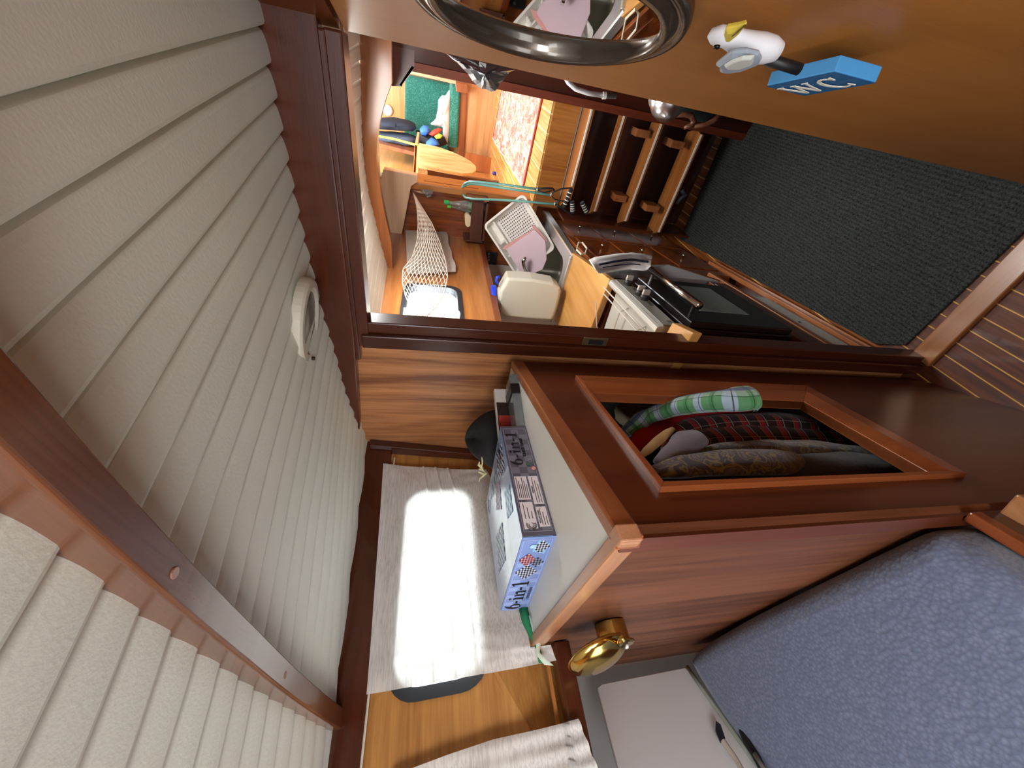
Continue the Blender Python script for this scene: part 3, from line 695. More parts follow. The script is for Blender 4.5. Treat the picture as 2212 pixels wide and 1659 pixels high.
# berth front: two teak rails and the board below
q1, q2 = P(2048, 1112, ZP(-.735)), P(2212, 1208, ZP(-.735)); bd = (q2 - q1).normalized(); bd = Vector((.30, -.954, 0)); bn = Vector((-bd.y, bd.x, 0)) * -1
bfo = R(-.372, .140, 0)
def bfp(s, z, d=0): return Vector((bfo.x, bfo.y, CZ + z)) + bd * s + Vector((.954, .30, 0)) * d
bf = thing('berth', bfp(.5, -1.6), 'teak berth with stepped front rails under the blue mattress', 'berth')
def bblk(m, s0, s1, z0, z1, d0, d1): m.loft([[bfp(s0, z0, d), bfp(s1, z0, d), bfp(s1, z1, d), bfp(s0, z1, d)] for d in (d0, d1)])
m = MB(); bblk(m, 0, 1.15, -.738, -.716, .008, .024); obj('upper_rail', m, wood('berth rail', '#6d3218', '#92512a', 'y'), bf, bevel=.003)
m = MB(); bblk(m, 0, 1.15, -1.6, -.78, -.02, .008); obj('board', m, W_DARK, bf)
m = MB(); bblk(m, 0, 1.15, -.79, -.738, .0082, .019); obj('facing', m, W_DARK, bf)
m = MB(); bblk(m, -.0, 1.15, -.80, -.78, .008, .052); obj('lower_rail', m, wood('berth rail pale', '#8e5a34', '#b5835a', 'y'), bf, bevel=.003)
# berth base under the mattress
m = MB(); m.loft([[Vector((v.x, v.y, CZ + z)) for v in (R(-1.15, .135, 0), R(-.40, .135, 0), R(-.10, -.93, 0), R(-1.15, -.93, 0))] for z in (-.80, -.775)])
obj('base', m, W_DARKX, bf)
# white board on the outboard side of the berth, with its piping
wn = Vector((.156, .1, 0)).normalized(); WP = (R(-1.05, .08, 0), wn)
wq = [P(1290, 1484, WP), P(1300, 1476, WP), P(1478, 1441, WP), P(1486, 1444, WP), P(1655, 1668, WP), P(1720, 1760, WP), P(1420, 1800, WP), P(1335, 1659, WP)]
wb = thing('berth_side_panel', wq[3], 'pale grey lining board standing between hull side and blue mattress', 'panel')
m = MB(); m.prism(wq, -wn * .012); obj('board', m, plain('pale board', '#ececea', .5, bump=.05), wb, bevel=.003)
ww = off(WP, .012)
m = MB(); m.tube([P(1484, 1440, ww), P(1520, 1492, ww), P(1570, 1562, ww), P(1640, 1659, ww), P(1700, 1745, ww)], .0045, 8); obj('piping', m, plain('grey green cord', '#9aa498', .6), wb, smooth=True)
m = MB(); 
for a, b in (((1545, 1556), (1566, 1606)),): m.prism([P(1546, 1560, ww), P(1556, 1568, ww), P(1566, 1598, ww), P(1556, 1606, ww), P(1545, 1580, ww)], wn * .004)
obj('clip', m, plain('dark clip', '#2a2c34', .5), wb)
ww2 = off(WP, .03)
st = item('stick', MB().tube([P(1562, 1600, ww2), P(1590, 1640, ww2), P(1612, 1680, ww2)], .005, 8), plain('pale stick', '#bdb0a0', .5), 'pale wooden stick lying along the grey green cord', 'stick')
bag = thing('umbrella', P(1610, 1600, ww2), 'black folded umbrella tip lying against the blue mattress', 'umbrella')
m = MB(); m.tube([P(1598, 1568, ww2), P(1606, 1580, ww2), P(1618, 1606, ww2), P(1632, 1630, ww2), P(1660, 1690, ww2)], [.003, .009, .010, .008, .006], 10); obj('cover', m, plain('black cloth', '#14151a', .7), bag, smooth=True)
m = MB(); m.tube([P(1630, 1628, off(WP, .042)), P(1655, 1668, off(WP, .042)), P(1690, 1730, off(WP, .042))], .004, 8); obj('handle', m, plain('grey rod', '#8f918e', .4), bag, smooth=True)
# ================================================================ curtains
def linen(name, col, trans=.35):
    m, nt, b = base_mat(name); N = nt.nodes; L = nt.links
    tc = N.new('ShaderNodeTexCoord'); mp = N.new('ShaderNodeMapping'); mp.inputs['Scale'].default_value = (1, .05, 1); L.new(tc.outputs['Object'], mp.inputs['Vector'])
    n = N.new('ShaderNodeTexNoise'); n.inputs['Scale'].default_value = 420; n.inputs['Detail'].default_value = 3; L.new(mp.outputs['Vector'], n.inputs['Vector'])
    n2 = N.new('ShaderNodeTexNoise'); n2.inputs['Scale'].default_value = 45; n2.inputs['Detail'].default_value = 4; L.new(tc.outputs['Object'], n2.inputs['Vector'])
    cr = N.new('ShaderNodeValToRGB'); c = hexc(col); cr.color_ramp.elements[0].position = .36; cr.color_ramp.elements[1].position = .56
    cr.color_ramp.elements[0].color = tuple(v * .80 for v in c[:3]) + (1,); cr.color_ramp.elements[1].color = c
    L.new(n.outputs['Fac'], cr.inputs['Fac']); L.new(cr.outputs['Color'], b.inputs['Base Color'])
    bp = N.new('ShaderNodeBump'); bp.inputs['Strength'].default_value = .35; bp.inputs['Distance'].default_value = .003
    ad = N.new('ShaderNodeMath'); ad.operation = 'ADD'; L.new(n.outputs['Fac'], ad.inputs[0]); L.new(n2.outputs['Fac'], ad.inputs[1])
    L.new(ad.outputs[0], bp.inputs['Height']); L.new(bp.outputs['Normal'], b.inputs['Normal'])
    b.inputs['Roughness'].default_value = .9
    tr = N.new('ShaderNodeBsdfTranslucent'); L.new(cr.outputs['Color'], tr.inputs['Color'])
    mx = N.new('ShaderNodeMixShader'); mx.inputs[0].default_value = trans
    o = N['Material Output']; L.new(b.outputs[0], mx.inputs[1]); L.new(tr.outputs[0], mx.inputs[2]); L.new(mx.outputs[0], o.inputs['Surface'])
    return m
LIN = linen('white linen', '#f2efe9', .34)
def lerp2(a, b, t): return (a[0] + (b[0] - a[0]) * t, a[1] + (b[1] - a[1]) * t)
def curve(pts, t):
    t = max(0, min(.99999, t)) * (len(pts) - 1); i = int(t); return lerp2(pts[i], pts[i + 1], t - i)
def hl_yz(px, py):
    q = HLP(px, py); return q.y, q.z - CZ
# edges of the first curtain in the frame -> (y, z) on the cabin side
topE = [hl_yz(*p) for p in ((829, 1010), (822, 1120), (812, 1260), (803, 1390), (794, 1504))]
botE = [hl_yz(*p) for p in ((1046, 1032), (1062, 1060), (1100, 1180), (1150, 1320), (1176, 1400), (1190, 1437))]
def curt(u, v, hang=1, seed=0, te=topE, be=botE, bulge=.024, tucks=(.38, .50, .62), dep=.0195):
    a, b = curve(te, u), curve(be, u); y, z = lerp2(a, b, v)
    d = dep + bulge * v * v + min(1, v * 6) * (.004 * noise.noise(Vector((u * 4, v * 3, seed)))) + min(1, v * 6) * .003 * noise.noise(Vector((u * 14, v * 8, seed + 4)))
    d += .006 * math.sin(v * 5 + u * 7) * max(0, u - .75) * 4 * v
    for tk in tucks:
        x = (v - tk - .015 * math.sin(u * 5)) / .011
        d += .005 * math.exp(-x * x)
    if y > .14: z = max(z, -.198)
    return hlp(y, z, d)
m = MB(); m.grid(lambda u, v: curt(u, v), 70, 170)
cu = thing('curtain', hlp(.35, .1, .02), 'white linen curtain hanging over the cabin window above the chess game box', 'curtain')
obj('cloth', m, LIN, cu, smooth=True, fix=False)
m = MB(); m.grid(lambda u, v: curt(u, v * .045, dep=.021), 60, 3); obj('hem', m, LIN, cu, smooth=True, fix=False)
# green tie peeping out under its lower corner
GR = plain('green ribbon', '#1f7a4c', .7); 
def lp(px, py, d=.05): return P(px, py, off(HL, d))
m = MB(); L1 = [(1120, 1312), (1128, 1345), (1143, 1375), (1158, 1402), (1164, 1432)]; L2 = [(1140, 1312), (1146, 1340), (1156, 1368), (1166, 1400), (1178, 1434)]
m.loft([[lp(*a, .048), lp((a[0] + b[0]) / 2, (a[1] + b[1]) / 2, .052), lp(*b, .048)] for a, b in zip(L1, L2)], cap=False, close=False)
item('ribbon', m, GR, 'green ribbon hanging out under the lower corner of the white curtain', 'ribbon', solid=.001, smooth=True)
m = MB(); L1 = [(1142, 1330), (1150, 1362), (1158, 1395), (1158, 1415), (1176, 1436)]; L2 = [(1148, 1328), (1160, 1362), (1168, 1392), (1166, 1410), (1196, 1438)]
m.loft([[lp(*a, .060), lp(*b, .058)] for a, b in zip(L1, L2)], cap=False, close=False); item('ribbon', m, plain('pale ribbon', '#c8d2be', .7), 'pale cream ribbon end beside the green one at the curtain corner', 'ribbon', solid=.001, smooth=True)
# second curtain, cut by the frame
tE = [hl_yz(*p) for p in ((880, 1668), (790, 1800))]; bE = [hl_yz(*p) for p in ((1232, 1560), (1282, 1680))]
def cur2(u, v):
    a = curve([hl_yz(*p) for p in ((850, 1675), (965, 1632), (1060, 1600), (1160, 1578), (1230, 1560))], v)
    b = curve([hl_yz(*p) for p in ((800, 2050), (1050, 2000), (1180, 1950), (1260, 1900), (1340, 1850))], v)
    y, z = lerp2(a, b, u); d = (.022 if z > -.235 else .040) + .012 * v + .004 * noise.noise(Vector((u * 5, v * 6, 9))) + .003 * math.sin(u * 40) * v
    for tk in (.82, .92):
        x = (v - tk) / .006; d += .002 * math.exp(-x * x)
    return hlp(y, z, d)
m = MB(); m.grid(cur2, 40, 70); item('curtain', m, LIN, 'second white linen curtain, at the near end of the cabin side', 'curtain', smooth=True, fix=False)
m = MB(); m.tube([hlp(y, .088, .0175) for y in (.66, .3, 0, -.4, -.8, -1.2)], .0022, 6); item('curtain_wire', m, plain('wire', '#cfcabb', .4), 'thin curtain wire stretched above the cabin windows', 'wire')

# ================================================================ things on the locker top
def quadmat(name, col, **k): return plain(name, col, .45, **k)
Bc, Bl, Br = P(1203, 1156, ZP(SZ)), P(1140.5, 1315, ZP(SZ)), P(1138, 924, ZP(SZ))
e1 = (Bl - Bc); e2 = (Br - Bc); e1.z = e2.z = 0
side = (e1.length + e2.length) / 2; e1.normalize(); e2 = (e2 - e1 * e2.dot(e1)).normalized()
Bh = .0555
up = Vector((0, 0, 1))
box = thing('game_box', Bc + (e1 + e2) * side / 2, 'flat blue 6-in-1 chess game box lying on the white locker top', 'board game')
def bx(a, b, h, d=0, face=None):
    p = Bc + e1 * (a * side) + e2 * (b * side) + up * (h * Bh)
    if face == 'L': p -= e2 * d                            # face that runs along e1
    if face == 'R': p -= e1 * d                            # face that runs along e2
    if face == 'T': p += up * d
    return p
m = MB(); m.loft([[bx(0, 0, z), bx(1, 0, z), bx(1, 1, z), bx(0, 1, z)] for z in (0.0, .12)]); obj('tray', m, plain('box tray', '#2b2a3c', .5), box)
m = MB(); m.loft([[bx(0, 0, z, 0), bx(1, 0, z), bx(1, 1, z), bx(0, 1, z)] for z in (.06, 1)]); obj('lid', m, [plain('box blue', '#7f9fd8', .35, coat=.4)], box, bevel=.001)
def panel(name, face, a0, a1, h0, h1, mat, par, d=.0006):
    f = (lambda a, h: bx(a, 0, h, d, 'L')) if face == 'L' else (lambda a, h: bx(0, a, h, d, 'R')) if face == 'R' else (lambda a, h: bx(a, h, 1, d, 'T'))
    mm = MB(); mm.add([f(a0, h0), f(a1, h0), f(a1, h1), f(a0, h1)], [[0, 1, 2, 3]]); return obj(name, mm, mat, par, fix=False)
def checker(m, face, a0, a1, h0, h1, n, k, d, persp=None, sh=0):
    f = (lambda a, h: bx(a, 0, h, d, 'L')) if face == 'L' else (lambda a, h: bx(0, a, h, d, 'R')) if face == 'R' else (lambda a, h: bx(a, h, 1, d, 'T'))
    g = (lambda u, v: f(a0 + (a1 - a0) * u + sh * v, h0 + (h1 - h0) * v)) if persp is None else (lambda u, v: f(*persp(u, v)))
    for i in range(n):
        for j in range(k):
            if (i + j) % 2 == 0: m.add([g(i / n, j / k), g((i + 1) / n, j / k), g((i + 1) / n, (j + 1) / k), g(i / n, (j + 1) / k)], [[0, 1, 2, 3]])
GYD, GYM, GYP = plain('box charcoal', '#55525e', .4, coat=.3), plain('box grey', '#6d6a78', .4, coat=.3), plain('box line', '#9c96a6', .4)
INK, PINK = plain('box ink', '#0b0a10', .4), plain('box label', '#d9cdd0', .5)
rp = panel('grey_side', 'R', 0, 1, .0, 1, GYD, box, .0008)
m = MB(); checker(m, 'R', .04, .96, .12, .92, 16, 3, .0011); obj('pattern', m, GYM, rp, fix=False)
lp_ = panel('blue_side', 'L', 0, 1, .0, 1, plain('box side blue', '#7c94cc', .35, coat=.3), box, .0008)
m = MB(); checker(m, 'L', .30, .97, .10, .92, 12, 3, .0011); obj('pattern', m, plain('box side light', '#93a8da', .35), lp_, fix=False)
top = panel('picture', 'T', 0.0, 1, 0.0, 1, plain('box top', '#a9c4ea', .22, coat=.8, var=.25, bscale=120), box, .0006)
m = MB()
for f, par in (('R', rp), ('L', lp_)):
    m = MB()
    for (a0, a1, h0, h1) in ((.03, .97, .93, .945), (.03, .97, .085, .10), (.03, .034, .085, .945), (.966, .97, .085, .945)):
        ff = (lambda a, h: bx(a, 0, h, .0013, 'L')) if f == 'L' else (lambda a, h: bx(0, a, h, .0013, 'R'))
        m.add([ff(a0, h0), ff(a1, h0), ff(a1, h1), ff(a0, h1)], [[0, 1, 2, 3]])
    obj('border', m, GYP if f == 'R' else plain('box border', '#b4c2ea', .4), par, fix=False)
def glyphs(fn, d):
    """condensed serif numerals and letters drawn as polygons: '6-in-1' in a 6.2 x 2 cell"""
    m = MB()
    def poly(pts): m.add([fn(*p) for p in pts], [list(range(len(pts)))])
    def arc(cx, cy, rx, ry, a0, a1, w0, w1, n=14):
        o, i_ = [], []
        for k in range(n + 1):
            t = k / n; a = math.radians(a0 + (a1 - a0) * t); w = w0 + (w1 - w0) * (1 - abs(2 * t - 1))
            o.append((cx + rx * math.cos(a), cy + ry * math.sin(a))); i_.append((cx + (rx - w) * math.cos(a), cy + (ry - w * .8) * math.sin(a)))
        for k in range(n): poly([o[k], o[k + 1], i_[k + 1], i_[k]])
    arc(.55, .62, .52, .62, -90, 90, .12, .34); arc(.55, .62, .52, .62, 90, 270, .12, .34); arc(.95, .75, .92, 1.2, 105, 180, .12, .36, 10)
    for x in (1.25, 4.1): poly([(x, .55), (x + .5, .55), (x + .58, .78), (x + .08, .78)])
    x = 2.0; poly([(x, 0), (x + .62, 0), (x + .62, .1), (x, .1)]); poly([(x + .14, .1), (x + .44, .1), (x + .44, 1.15), (x + .14, 1.1)]); poly([(x, 1.0), (x + .3, 1.0), (x + .44, 1.18), (x, 1.1)]); poly([(x + .12, 1.45), (x + .3, 1.36), (x + .48, 1.45), (x + .48, 1.62), (x + .3, 1.7), (x + .12, 1.62)])
    x = 2.75
    for q in (0, .72): poly([(x + q, 0), (x + q + .56, 0), (x + q + .56, .1), (x + q, .1)]); poly([(x + q + .13, .1), (x + q + .42, .1), (x + q + .42, .95), (x + q + .13, 1.05)])
    poly([(x, 1.0), (x + .25, 1.0), (x + .40, 1.18), (x, 1.1)]); poly([(x + .42, .85), (x + .85, .85), (x + 1.14, .9), (x + .95, 1.15), (x + .7, 1.15)])
    x = 4.95; poly([(x, 0), (x + .8, 0), (x + .8, .12), (x, .12)]); poly([(x + .25, .12), (x + .55, .12), (x + .55, 1.85), (x + .25, 1.75)]); poly([(x, 1.45), (x + .25, 1.55), (x + .55, 1.85), (x + .4, 1.85), (x, 1.6)])
    return m
def letR(u, v): return bx(0, .44 + u * .065, .50 + v * .21, .0016, 'R')   # reads from the far end? set below
m = glyphs(lambda u, v: bx(0, .575 + u * .060, .47 + v * .235, .0018, 'R'), 0); obj('title', m, INK, rp, fix=False)
m = glyphs(lambda u, v: bx(.975 - u * .073, 0, .34 + v * .30, .0018, 'L'), 0); obj('title', m, INK, lp_, fix=False)
m = glyphs(lambda u, v: bx(.97 - u * .15, .80 + v * .09, 1, .0012, 'T'), 0); obj('title', m, plain('top title', '#6c7f9c', .3), top, fix=False)
text('caption', 'CHESS GAME', .0085, INK, rp, bx(0, .76, .36, .002, 'R'), e2, up, bold=.0001)
text('caption', 'CHESS GAME', .0075, plain('caption grey', '#4c5478', .4), lp_, bx(.73, 0, .20, .002, 'L'), -e1, up, bold=.0001)
text('mark', 'CE', .009, plain('mark grey', '#8d8894', .4), rp, bx(0, .62, .22, .002, 'R'), e2, up)
LABS = ((.27, .47, .50, .90, None), (.05, .25, .50, .90, None), (.23, .47, .12, .44, 'WARNING'), (.06, .21, .12, .44, 'PRECAUCIONES'))
for k, (a0, a1, h0, h1, word) in enumerate(LABS):
    m = MB(); m.add([bx(0, a, h, .0015, 'R') for a, h in ((a0, h0), (a1, h0), (a1, h1), (a0, h1))], [[0, 1, 2, 3]]); lb = obj('label', m, PINK, rp, fix=False)
    m = MB(); rows = 6 if k == 0 else 3
    for i in range(rows):                                  # fine print too small to read: thin ruled lines
        hh = h1 - (h1 - h0) * (i + (1.4 if word else .9)) / (rows + (1.2 if word else .8)); x0 = a0 + .012 + (.06 if k == 1 else 0); x1 = a1 - .012 - .03 * ((i * 7) % 3)
        m.add([bx(0, a, h, .0019, 'R') for a, h in ((x0, hh - .010), (x1, hh - .010), (x1, hh + .010), (x0, hh + .010))], [[0, 1, 2, 3]])
    obj('fine_print', m, INK, lb, fix=False)
    if word: text('print', word, .0042, INK, lb, bx(0, (a0 + a1) / 2, h1 - .055, .0019, 'R'), e2, up, extrude=.0001, xs=.8)
m = MB()
for r_ in (.0042, .0064, .0082):
    c = bx(0, .075, .68, .0021, 'R'); pts = [c + e2 * (r_ * math.cos(a)) + up * (r_ * math.sin(a)) for a in [math.radians(60 + 24 * i) for i in range(11 if r_ > .005 else 13)]]
    m.tube(pts, .00045, 4)
obj('emblem', m, INK, rp)
m = MB(); c = bx(0, .54, .17, .0018, 'R'); m.lathe([(.0045, 0), (.0045, .0004)], c, -e1, 16); sg = obj('safety_mark', m, plain('safety pink', '#e0b4ac', .5), rp)
m = MB(); m.tube([c - e1 * .0006 + e2 * (.0045 * math.cos(a)) + up * (.0045 * math.sin(a)) for a in [2 * PI * i / 16 for i in range(16)]], .0005, 4, loop=True); m.tube([c - e1 * .0006 + e2 * .003 + up * .003, c - e1 * .0006 - e2 * .003 - up * .003], .0005, 4); obj('ring', m, plain('safety red', '#a8483c', .5), sg)
m = MB(); c = bx(0, .585, .30, .0018, 'R'); m.lathe([(.004, 0), (.004, .0004)], c, -e1, 12); obj('recycling_mark', m, plain('dot green', '#3c5a48', .5), rp)
# boards pictured on the blue side and the lid
DK, LT, RD, LB_ = plain('board dark', '#1c2036', .35), plain('board light', '#dfe6f6', .35), plain('board red', '#7c3040', .35), plain('board sky', '#8cc0e4', .35)
def pic(face, c, eu, ev, n, d, dark, light, par, nm):
    f = (lambda a, h: bx(a, 0, h, d, 'L')) if face == 'L' else (lambda a, h: bx(a, h, 1, d, 'T'))
    g = lambda u, v: f(c[0] + eu[0] * u + ev[0] * v, c[1] + eu[1] * u + ev[1] * v)
    m = MB(); m.add([g(0, 0), g(1, 0), g(1, 1), g(0, 1)], [[0, 1, 2, 3]])
    m.m = 1; k = d; d = d + .0003
    for i in range(n):
        for j in range(n):
            if (i + j) % 2 == 0: m.add([g(i / n, j / n), g((i + 1) / n, j / n), g((i + 1) / n, (j + 1) / n), g(i / n, (j + 1) / n)], [[0, 1, 2, 3]])
    fo = (e2 * -.0003) if face == 'L' else (up * .0003)
    for i in range(4, len(m.v)): m.v[i] = m.v[i] + fo
    return obj(nm, m, [light, dark], par, fix=False)
pic('L', (.42, .22), (.10, .34), (-.10, .36), 8, .0016, DK, LT, lp_, 'chess_board')
pic('L', (.30, .10), (.06, .22), (-.06, .24), 5, .0014, DK, plain('grey board', '#9aa6c4', .35), lp_, 'chess_board')
m = MB(); q = [bx(a, 0, h, .0014, 'L') for a, h in ((.03, .50), (.16, .60), (.20, .20), (.08, .12))]; m.add(q, [[0, 1, 2, 3]]); obj('sky_board', m, LB_, lp_, fix=False)
pic('L', (.11, .10), (.075, .26), (-.075, .26), 6, .0016, DK, LT, lp_, 'chess_board')
pic('L', (.26, .40), (.08, .26), (-.08, .26), 6, .0018, RD, plain('rose', '#d0a4b0', .35), lp_, 'chess_board')
m = MB(); c = bx(.10, 0, .62, .002, 'L'); m.lathe([(.0052, 0), (.0052, .0003)], c, -e2, 16); obj('disc', m, plain('disc', '#a9d4ee', .3), lp_)
pic('T', (.10, .62), (.22, .10), (-.05, .24), 8, .0012, plain('t dark', '#39415c', .25), LT, top, 'chess_board')
pic('T', (.42, .50), (.18, .12), (-.10, .20), 7, .0012, plain('t red', '#a07888', .25), plain('t pale', '#c4cce4', .25), top, 'chess_board')
pic('T', (.55, .16), (.30, .06), (-.08, .26), 9, .0012, plain('t slate', '#7286a0', .25), plain('t pale', '#c4cce4', .25), top, 'chess_board')
pic('T', (.10, .26), (.18, .06), (-.04, .2), 5, .0012, plain('t sky', '#8fb8de', .25), plain('t sky light', '#bcd8ee', .25), top, 'chess_board')

# ---- clear game case, white booklet and black hat
sh = CZ + SZ
def szp(px, py, z): return P(px, py, ZP(SZ + z))
gc = thing('clear_case', szp(1120, 850, 0), 'clear plastic case with a black clip lying along the bulkhead on the locker top', 'plastic case')
fa, fb = szp(1123, 836, .0), szp(1128, 925, 0)
CLR = plain('clear plastic', '#cfd8d8', .08, trans=.75, spec=.8)
# long low case between the bulkhead and the game box
a = [szp(1119, 806, 0), szp(1137, 925, 0), szp(1100, 928, 0) , szp(1085, 812, 0)]
ua = (a[1] - a[0]); ua.z = 0; La = ua.length; ua.normalize(); va = Vector((-ua.y, ua.x, 0)); va = va if va.x < 0 else -va
def case(m, s0, s1, t0, t1, z0, z1, taper=.0):
    q = lambda s, t, z: Vector((a[0].x, a[0].y, sh + z)) + ua * s + va * t
    m.loft([[q(s0, t0, z0), q(s1, t0, z0), q(s1, t1, z0), q(s0, t1, z0)], [q(s0 + taper, t0 + taper, z1), q(s1 - taper, t0 + taper, z1), q(s1 - taper, t1 - taper, z1), q(s0 + taper, t1 - taper, z1)]])
sg_ = -1 if (a[1] - a[0]).y < 0 else 1
m = MB(); case(m, .0, La + .02, .0, .055, .0, .020, .003); obj('body', m, CLR, gc, bevel=.0015)
m = MB(); case(m, .004, La + .016, .004, .051, .002, .012); obj('contents', m, plain('case contents', '#8f9a98', .4, var=.5, bscale=500), gc)
m = MB(); case(m, .030, .058, -.001, .056, .001, .0225, .001); obj('clip', m, plain('black plastic', '#141215', .4), gc, bevel=.001)
m = MB(); case(m, La * .0 + .005, La + .03, .058, .072, 0, .048); bk = item('booklet', m, plain('white card', '#d6d0ca', .5), 'white card box standing behind the clear plastic case', 'box', bevel=.001)
m = MB(); case(m, .045, La + .028, .0573, .0580, .004, .046); obj('printed_side', m, plain('dark print', '#3c2a26', .5, var=.6, bscale=300), bk)
m = MB(); case(m, La * .55, La * .85, .0567, .0574, .006, .044); obj('red_patch', m, plain('red print', '#b8453c', .5), bk)
hat = thing('knit_hat', R(-.70, .52, SZ), 'crumpled black hat with a cream lace bow behind the game box', 'hat')
hc = P(1046, 1000, YP(.50)); hc = Vector((hc.x, hc.y, 0))
m = MB()
def hatf(u, v):
    th = 2 * PI * u; ph = PI * .5 * v; r = .066 + .010 * noise.noise(Vector((math.cos(th) * 1.5, math.sin(th) * 1.5, v * 2)))
    return Vector((-.735, .575, sh + .001)) + Vector((r * math.cos(th) * math.cos(ph) * .9, r * math.sin(th) * math.cos(ph) * 1.25, (.098 + .012 * math.sin(th * 3)) * math.sin(ph) ** .9))
m.grid(hatf, 40, 14); obj('crown', m, plain('black felt', '#1a181a', .85, bump=.3, bscale=80), hat, smooth=True)
BW = plain('cream lace', '#d9cfa4', .6)
for k, pts in enumerate((((1041, 988), (1042, 1000), (1040, 1010), (1047, 1018)), ((1036, 998), (1034, 1002), (1040, 1006), (1044, 1012)), ((1032, 1004), (1040, 1010), (1049, 1021)), ((1034, 1014), (1038, 1013), (1046, 1018), (1051, 1022)), ((1033, 1019), (1040, 1022), (1050, 1024)), ((1051, 1022), (1043, 1028), (1036, 1034), (1035, 1040)))):
    m = MB(); m.tube([P(x, y, YP(.455)) for x, y in pts], [.0022, .0034, .0026, .0020][:len(pts)], 6, flat=.5); obj('lace', m, BW, hat, smooth=True)

# ================================================================ ceiling vent
t = thing('ceiling_vent', P(665, 695, ZP(.215)), 'white mushroom vent with a stained dome on the cabin ceiling', 'vent')
c = P(666, 694, ZP(.217)); nz = Vector((-.12, .04, -1)).normalized()
VW = plain('aged white plastic', '#d0cabb', .4, var=.12, bscale=120)
m = MB(); m.lathe([(.079, -.012), (.079, .002), (.074, .006), (.062, .0065), (.055, .003), (.054, -.004)], c, nz, 40); obj('ring', m, VW, t, smooth=False, bevel=.001)
m = MB(); m.lathe([(.056, .002), (.050, -.002), (.035, -.005), (.018, -.006), (.0, -.0065)], c, nz, 40); obj('dome', m, plain('stained plastic', '#8d8775', .3, var=.55, bscale=70, bump=.2), t, smooth=True)
for a in (.5, 2.6, 4.7):
    xx = Vector((1, 0, 0)); yy = nz.cross(xx).normalized(); q = c + xx * .069 * math.cos(a) + yy * .067 * math.sin(a)
    m = MB(); m.lathe([(.0035, .002), (.0035, .0072), (.001, .0075)], q, nz, 8); obj('screw', m, plain('rusty screw', '#3a2a22', .5, .6), t)

# ================================================================ mirror on the door
mc = (.225, -.118); ra, rb = .128, .155
def mp_(fa_, fb_, d, n=56): return [rwp(mc[0] + ra * fa_ * math.cos(2 * PI * i / n), mc[1] + rb * fb_ * math.sin(2 * PI * i / n), d) for i in range(n)]
t = thing('oval_mirror', rwp(mc[0], mc[1] - rb, 0), 'oval mirror in a ridged dark pewter frame on the varnished door', 'mirror')
PW = plain('dark pewter', '#5a5045', .25, .6, coat=.5, var=.3, bscale=90)
m = MB(); m.loft([mp_(f, f * 1.0 if True else f, d) for f, d in ((1.0, .0), (1.0, .008), (.975, .014), (.94, .013), (.92, .010), (.90, .012), (.87, .018), (.83, .020), (.80, .016), (.785, .010), (.78, .004))], cap=False); obj('frame', m, PW, t, smooth=True)
m = MB()
def tilt(q): s_ = (q - rwp(mc[0], 0, 0)).dot(rt); return q + rn * (.009 + s_ * .075)
m.loft([[tilt(q) for q in mp_(.80, .80, .003)], [tilt(q) for q in mp_(.80, .80, .000)]]); obj('glass', m, plain('silvered glass', '#f2f4f4', .01, 1.0), t)

# ================================================================ gull and WC sign on the door
def rp_(px, py, d): return P(px, py, (rwp(0, 0, d), rn))
sg = thing('gull_sign', rp_(1700, 150, 0), 'carved white gull on a stick above a blue WC block, hung on the door', 'sign')
D1 = .030
A_, B_, C_, D_ = [rp_(x, y, D1) for x, y in ((1656, 186), (1738, 206), (1893, 178), (1803, 154.5))]
C_ = B_ + (D_ - A_)
bk_ = -rn * .0145 + Vector((0, 0, 0)); 
m = MB(); m.prism([A_, B_, C_, D_], bk_); blk = obj('block', m, plain('sky blue paint', '#4a9ad6', .5, bump=.1, bscale=150, var=.1), sg, bevel=.0012)
m = MB(); m.add([v + rn * .0005 for v in (A_, B_, C_, D_)], [[0, 1, 2, 3]]); obj('face', m, plain('navy blue paint', '#1f6096', .55, var=.15, bscale=150), blk, fix=False)
ur = (D_ - A_); vr = (A_ - B_)
def wl(u, v): return B_ + ur * u + vr * v + rn * .0016
def strokes(m, segs):
    for (x0, y0, x1, y1, w) in segs:
        a, b = wl(x0, y0), wl(x1, y1); d = (b - a).normalized(); s = d.cross(rn).normalized() * (w * ur.length / 2)
        m.prism([a - s, a + s, b + s, b - s], rn * .0008)
m = MB()
strokes(m, [(.10, .80, .20, .22, .045), (.20, .22, .30, .76, .030), (.30, .76, .38, .22, .045), (.38, .22, .49, .80, .030), (.06, .80, .16, .80, .022), (.26, .78, .34, .78, .02), (.44, .80, .53, .80, .022)])
obj('letters', m, plain('cream paint', '#e2e2d2', .5), blk)
m = MB(); cen = (.735, .50)
pts = [(cen[0] + .135 * math.cos(a), cen[1] + .31 * math.sin(a)) for a in [math.radians(42 + 276 * i / 12) for i in range(13)]]
strokes(m, [(pts[i][0], pts[i][1], pts[i + 1][0], pts[i + 1][1], .030 + .022 * math.sin(PI * i / 11)) for i in range(12)] + [(.825, .66, .850, .84, .028), (.825, .34, .850, .20, .02)])
obj('letters', m, plain('cream paint', '#e2e2d2', .5), blk)
m = MB(); m.tube([rp_(1655, 128, .026), rp_(1695, 140, .027), rp_(1728, 150, .029)], .0055, 8); obj('stick', m, plain('black stick', '#15161a', .5), sg, smooth=True)
WT = plain('white gull paint', '#e6e7ec', .5, bump=.1, bscale=160)
px2m = lambda r_, d=.03: r_ / F * (rp_(1620, 100, d) - EYE).dot(cam2w(Vector((0, 0, 1))))
spine = [(1688, 112, 10), (1680, 112, 24), (1660, 108, 34), (1635, 104, 37), (1610, 98, 34), (1590, 88, 27), (1572, 80, 24), (1553, 77, 24), (1538, 78, 18), (1531, 80, 6)]
m = MB(); rings = []
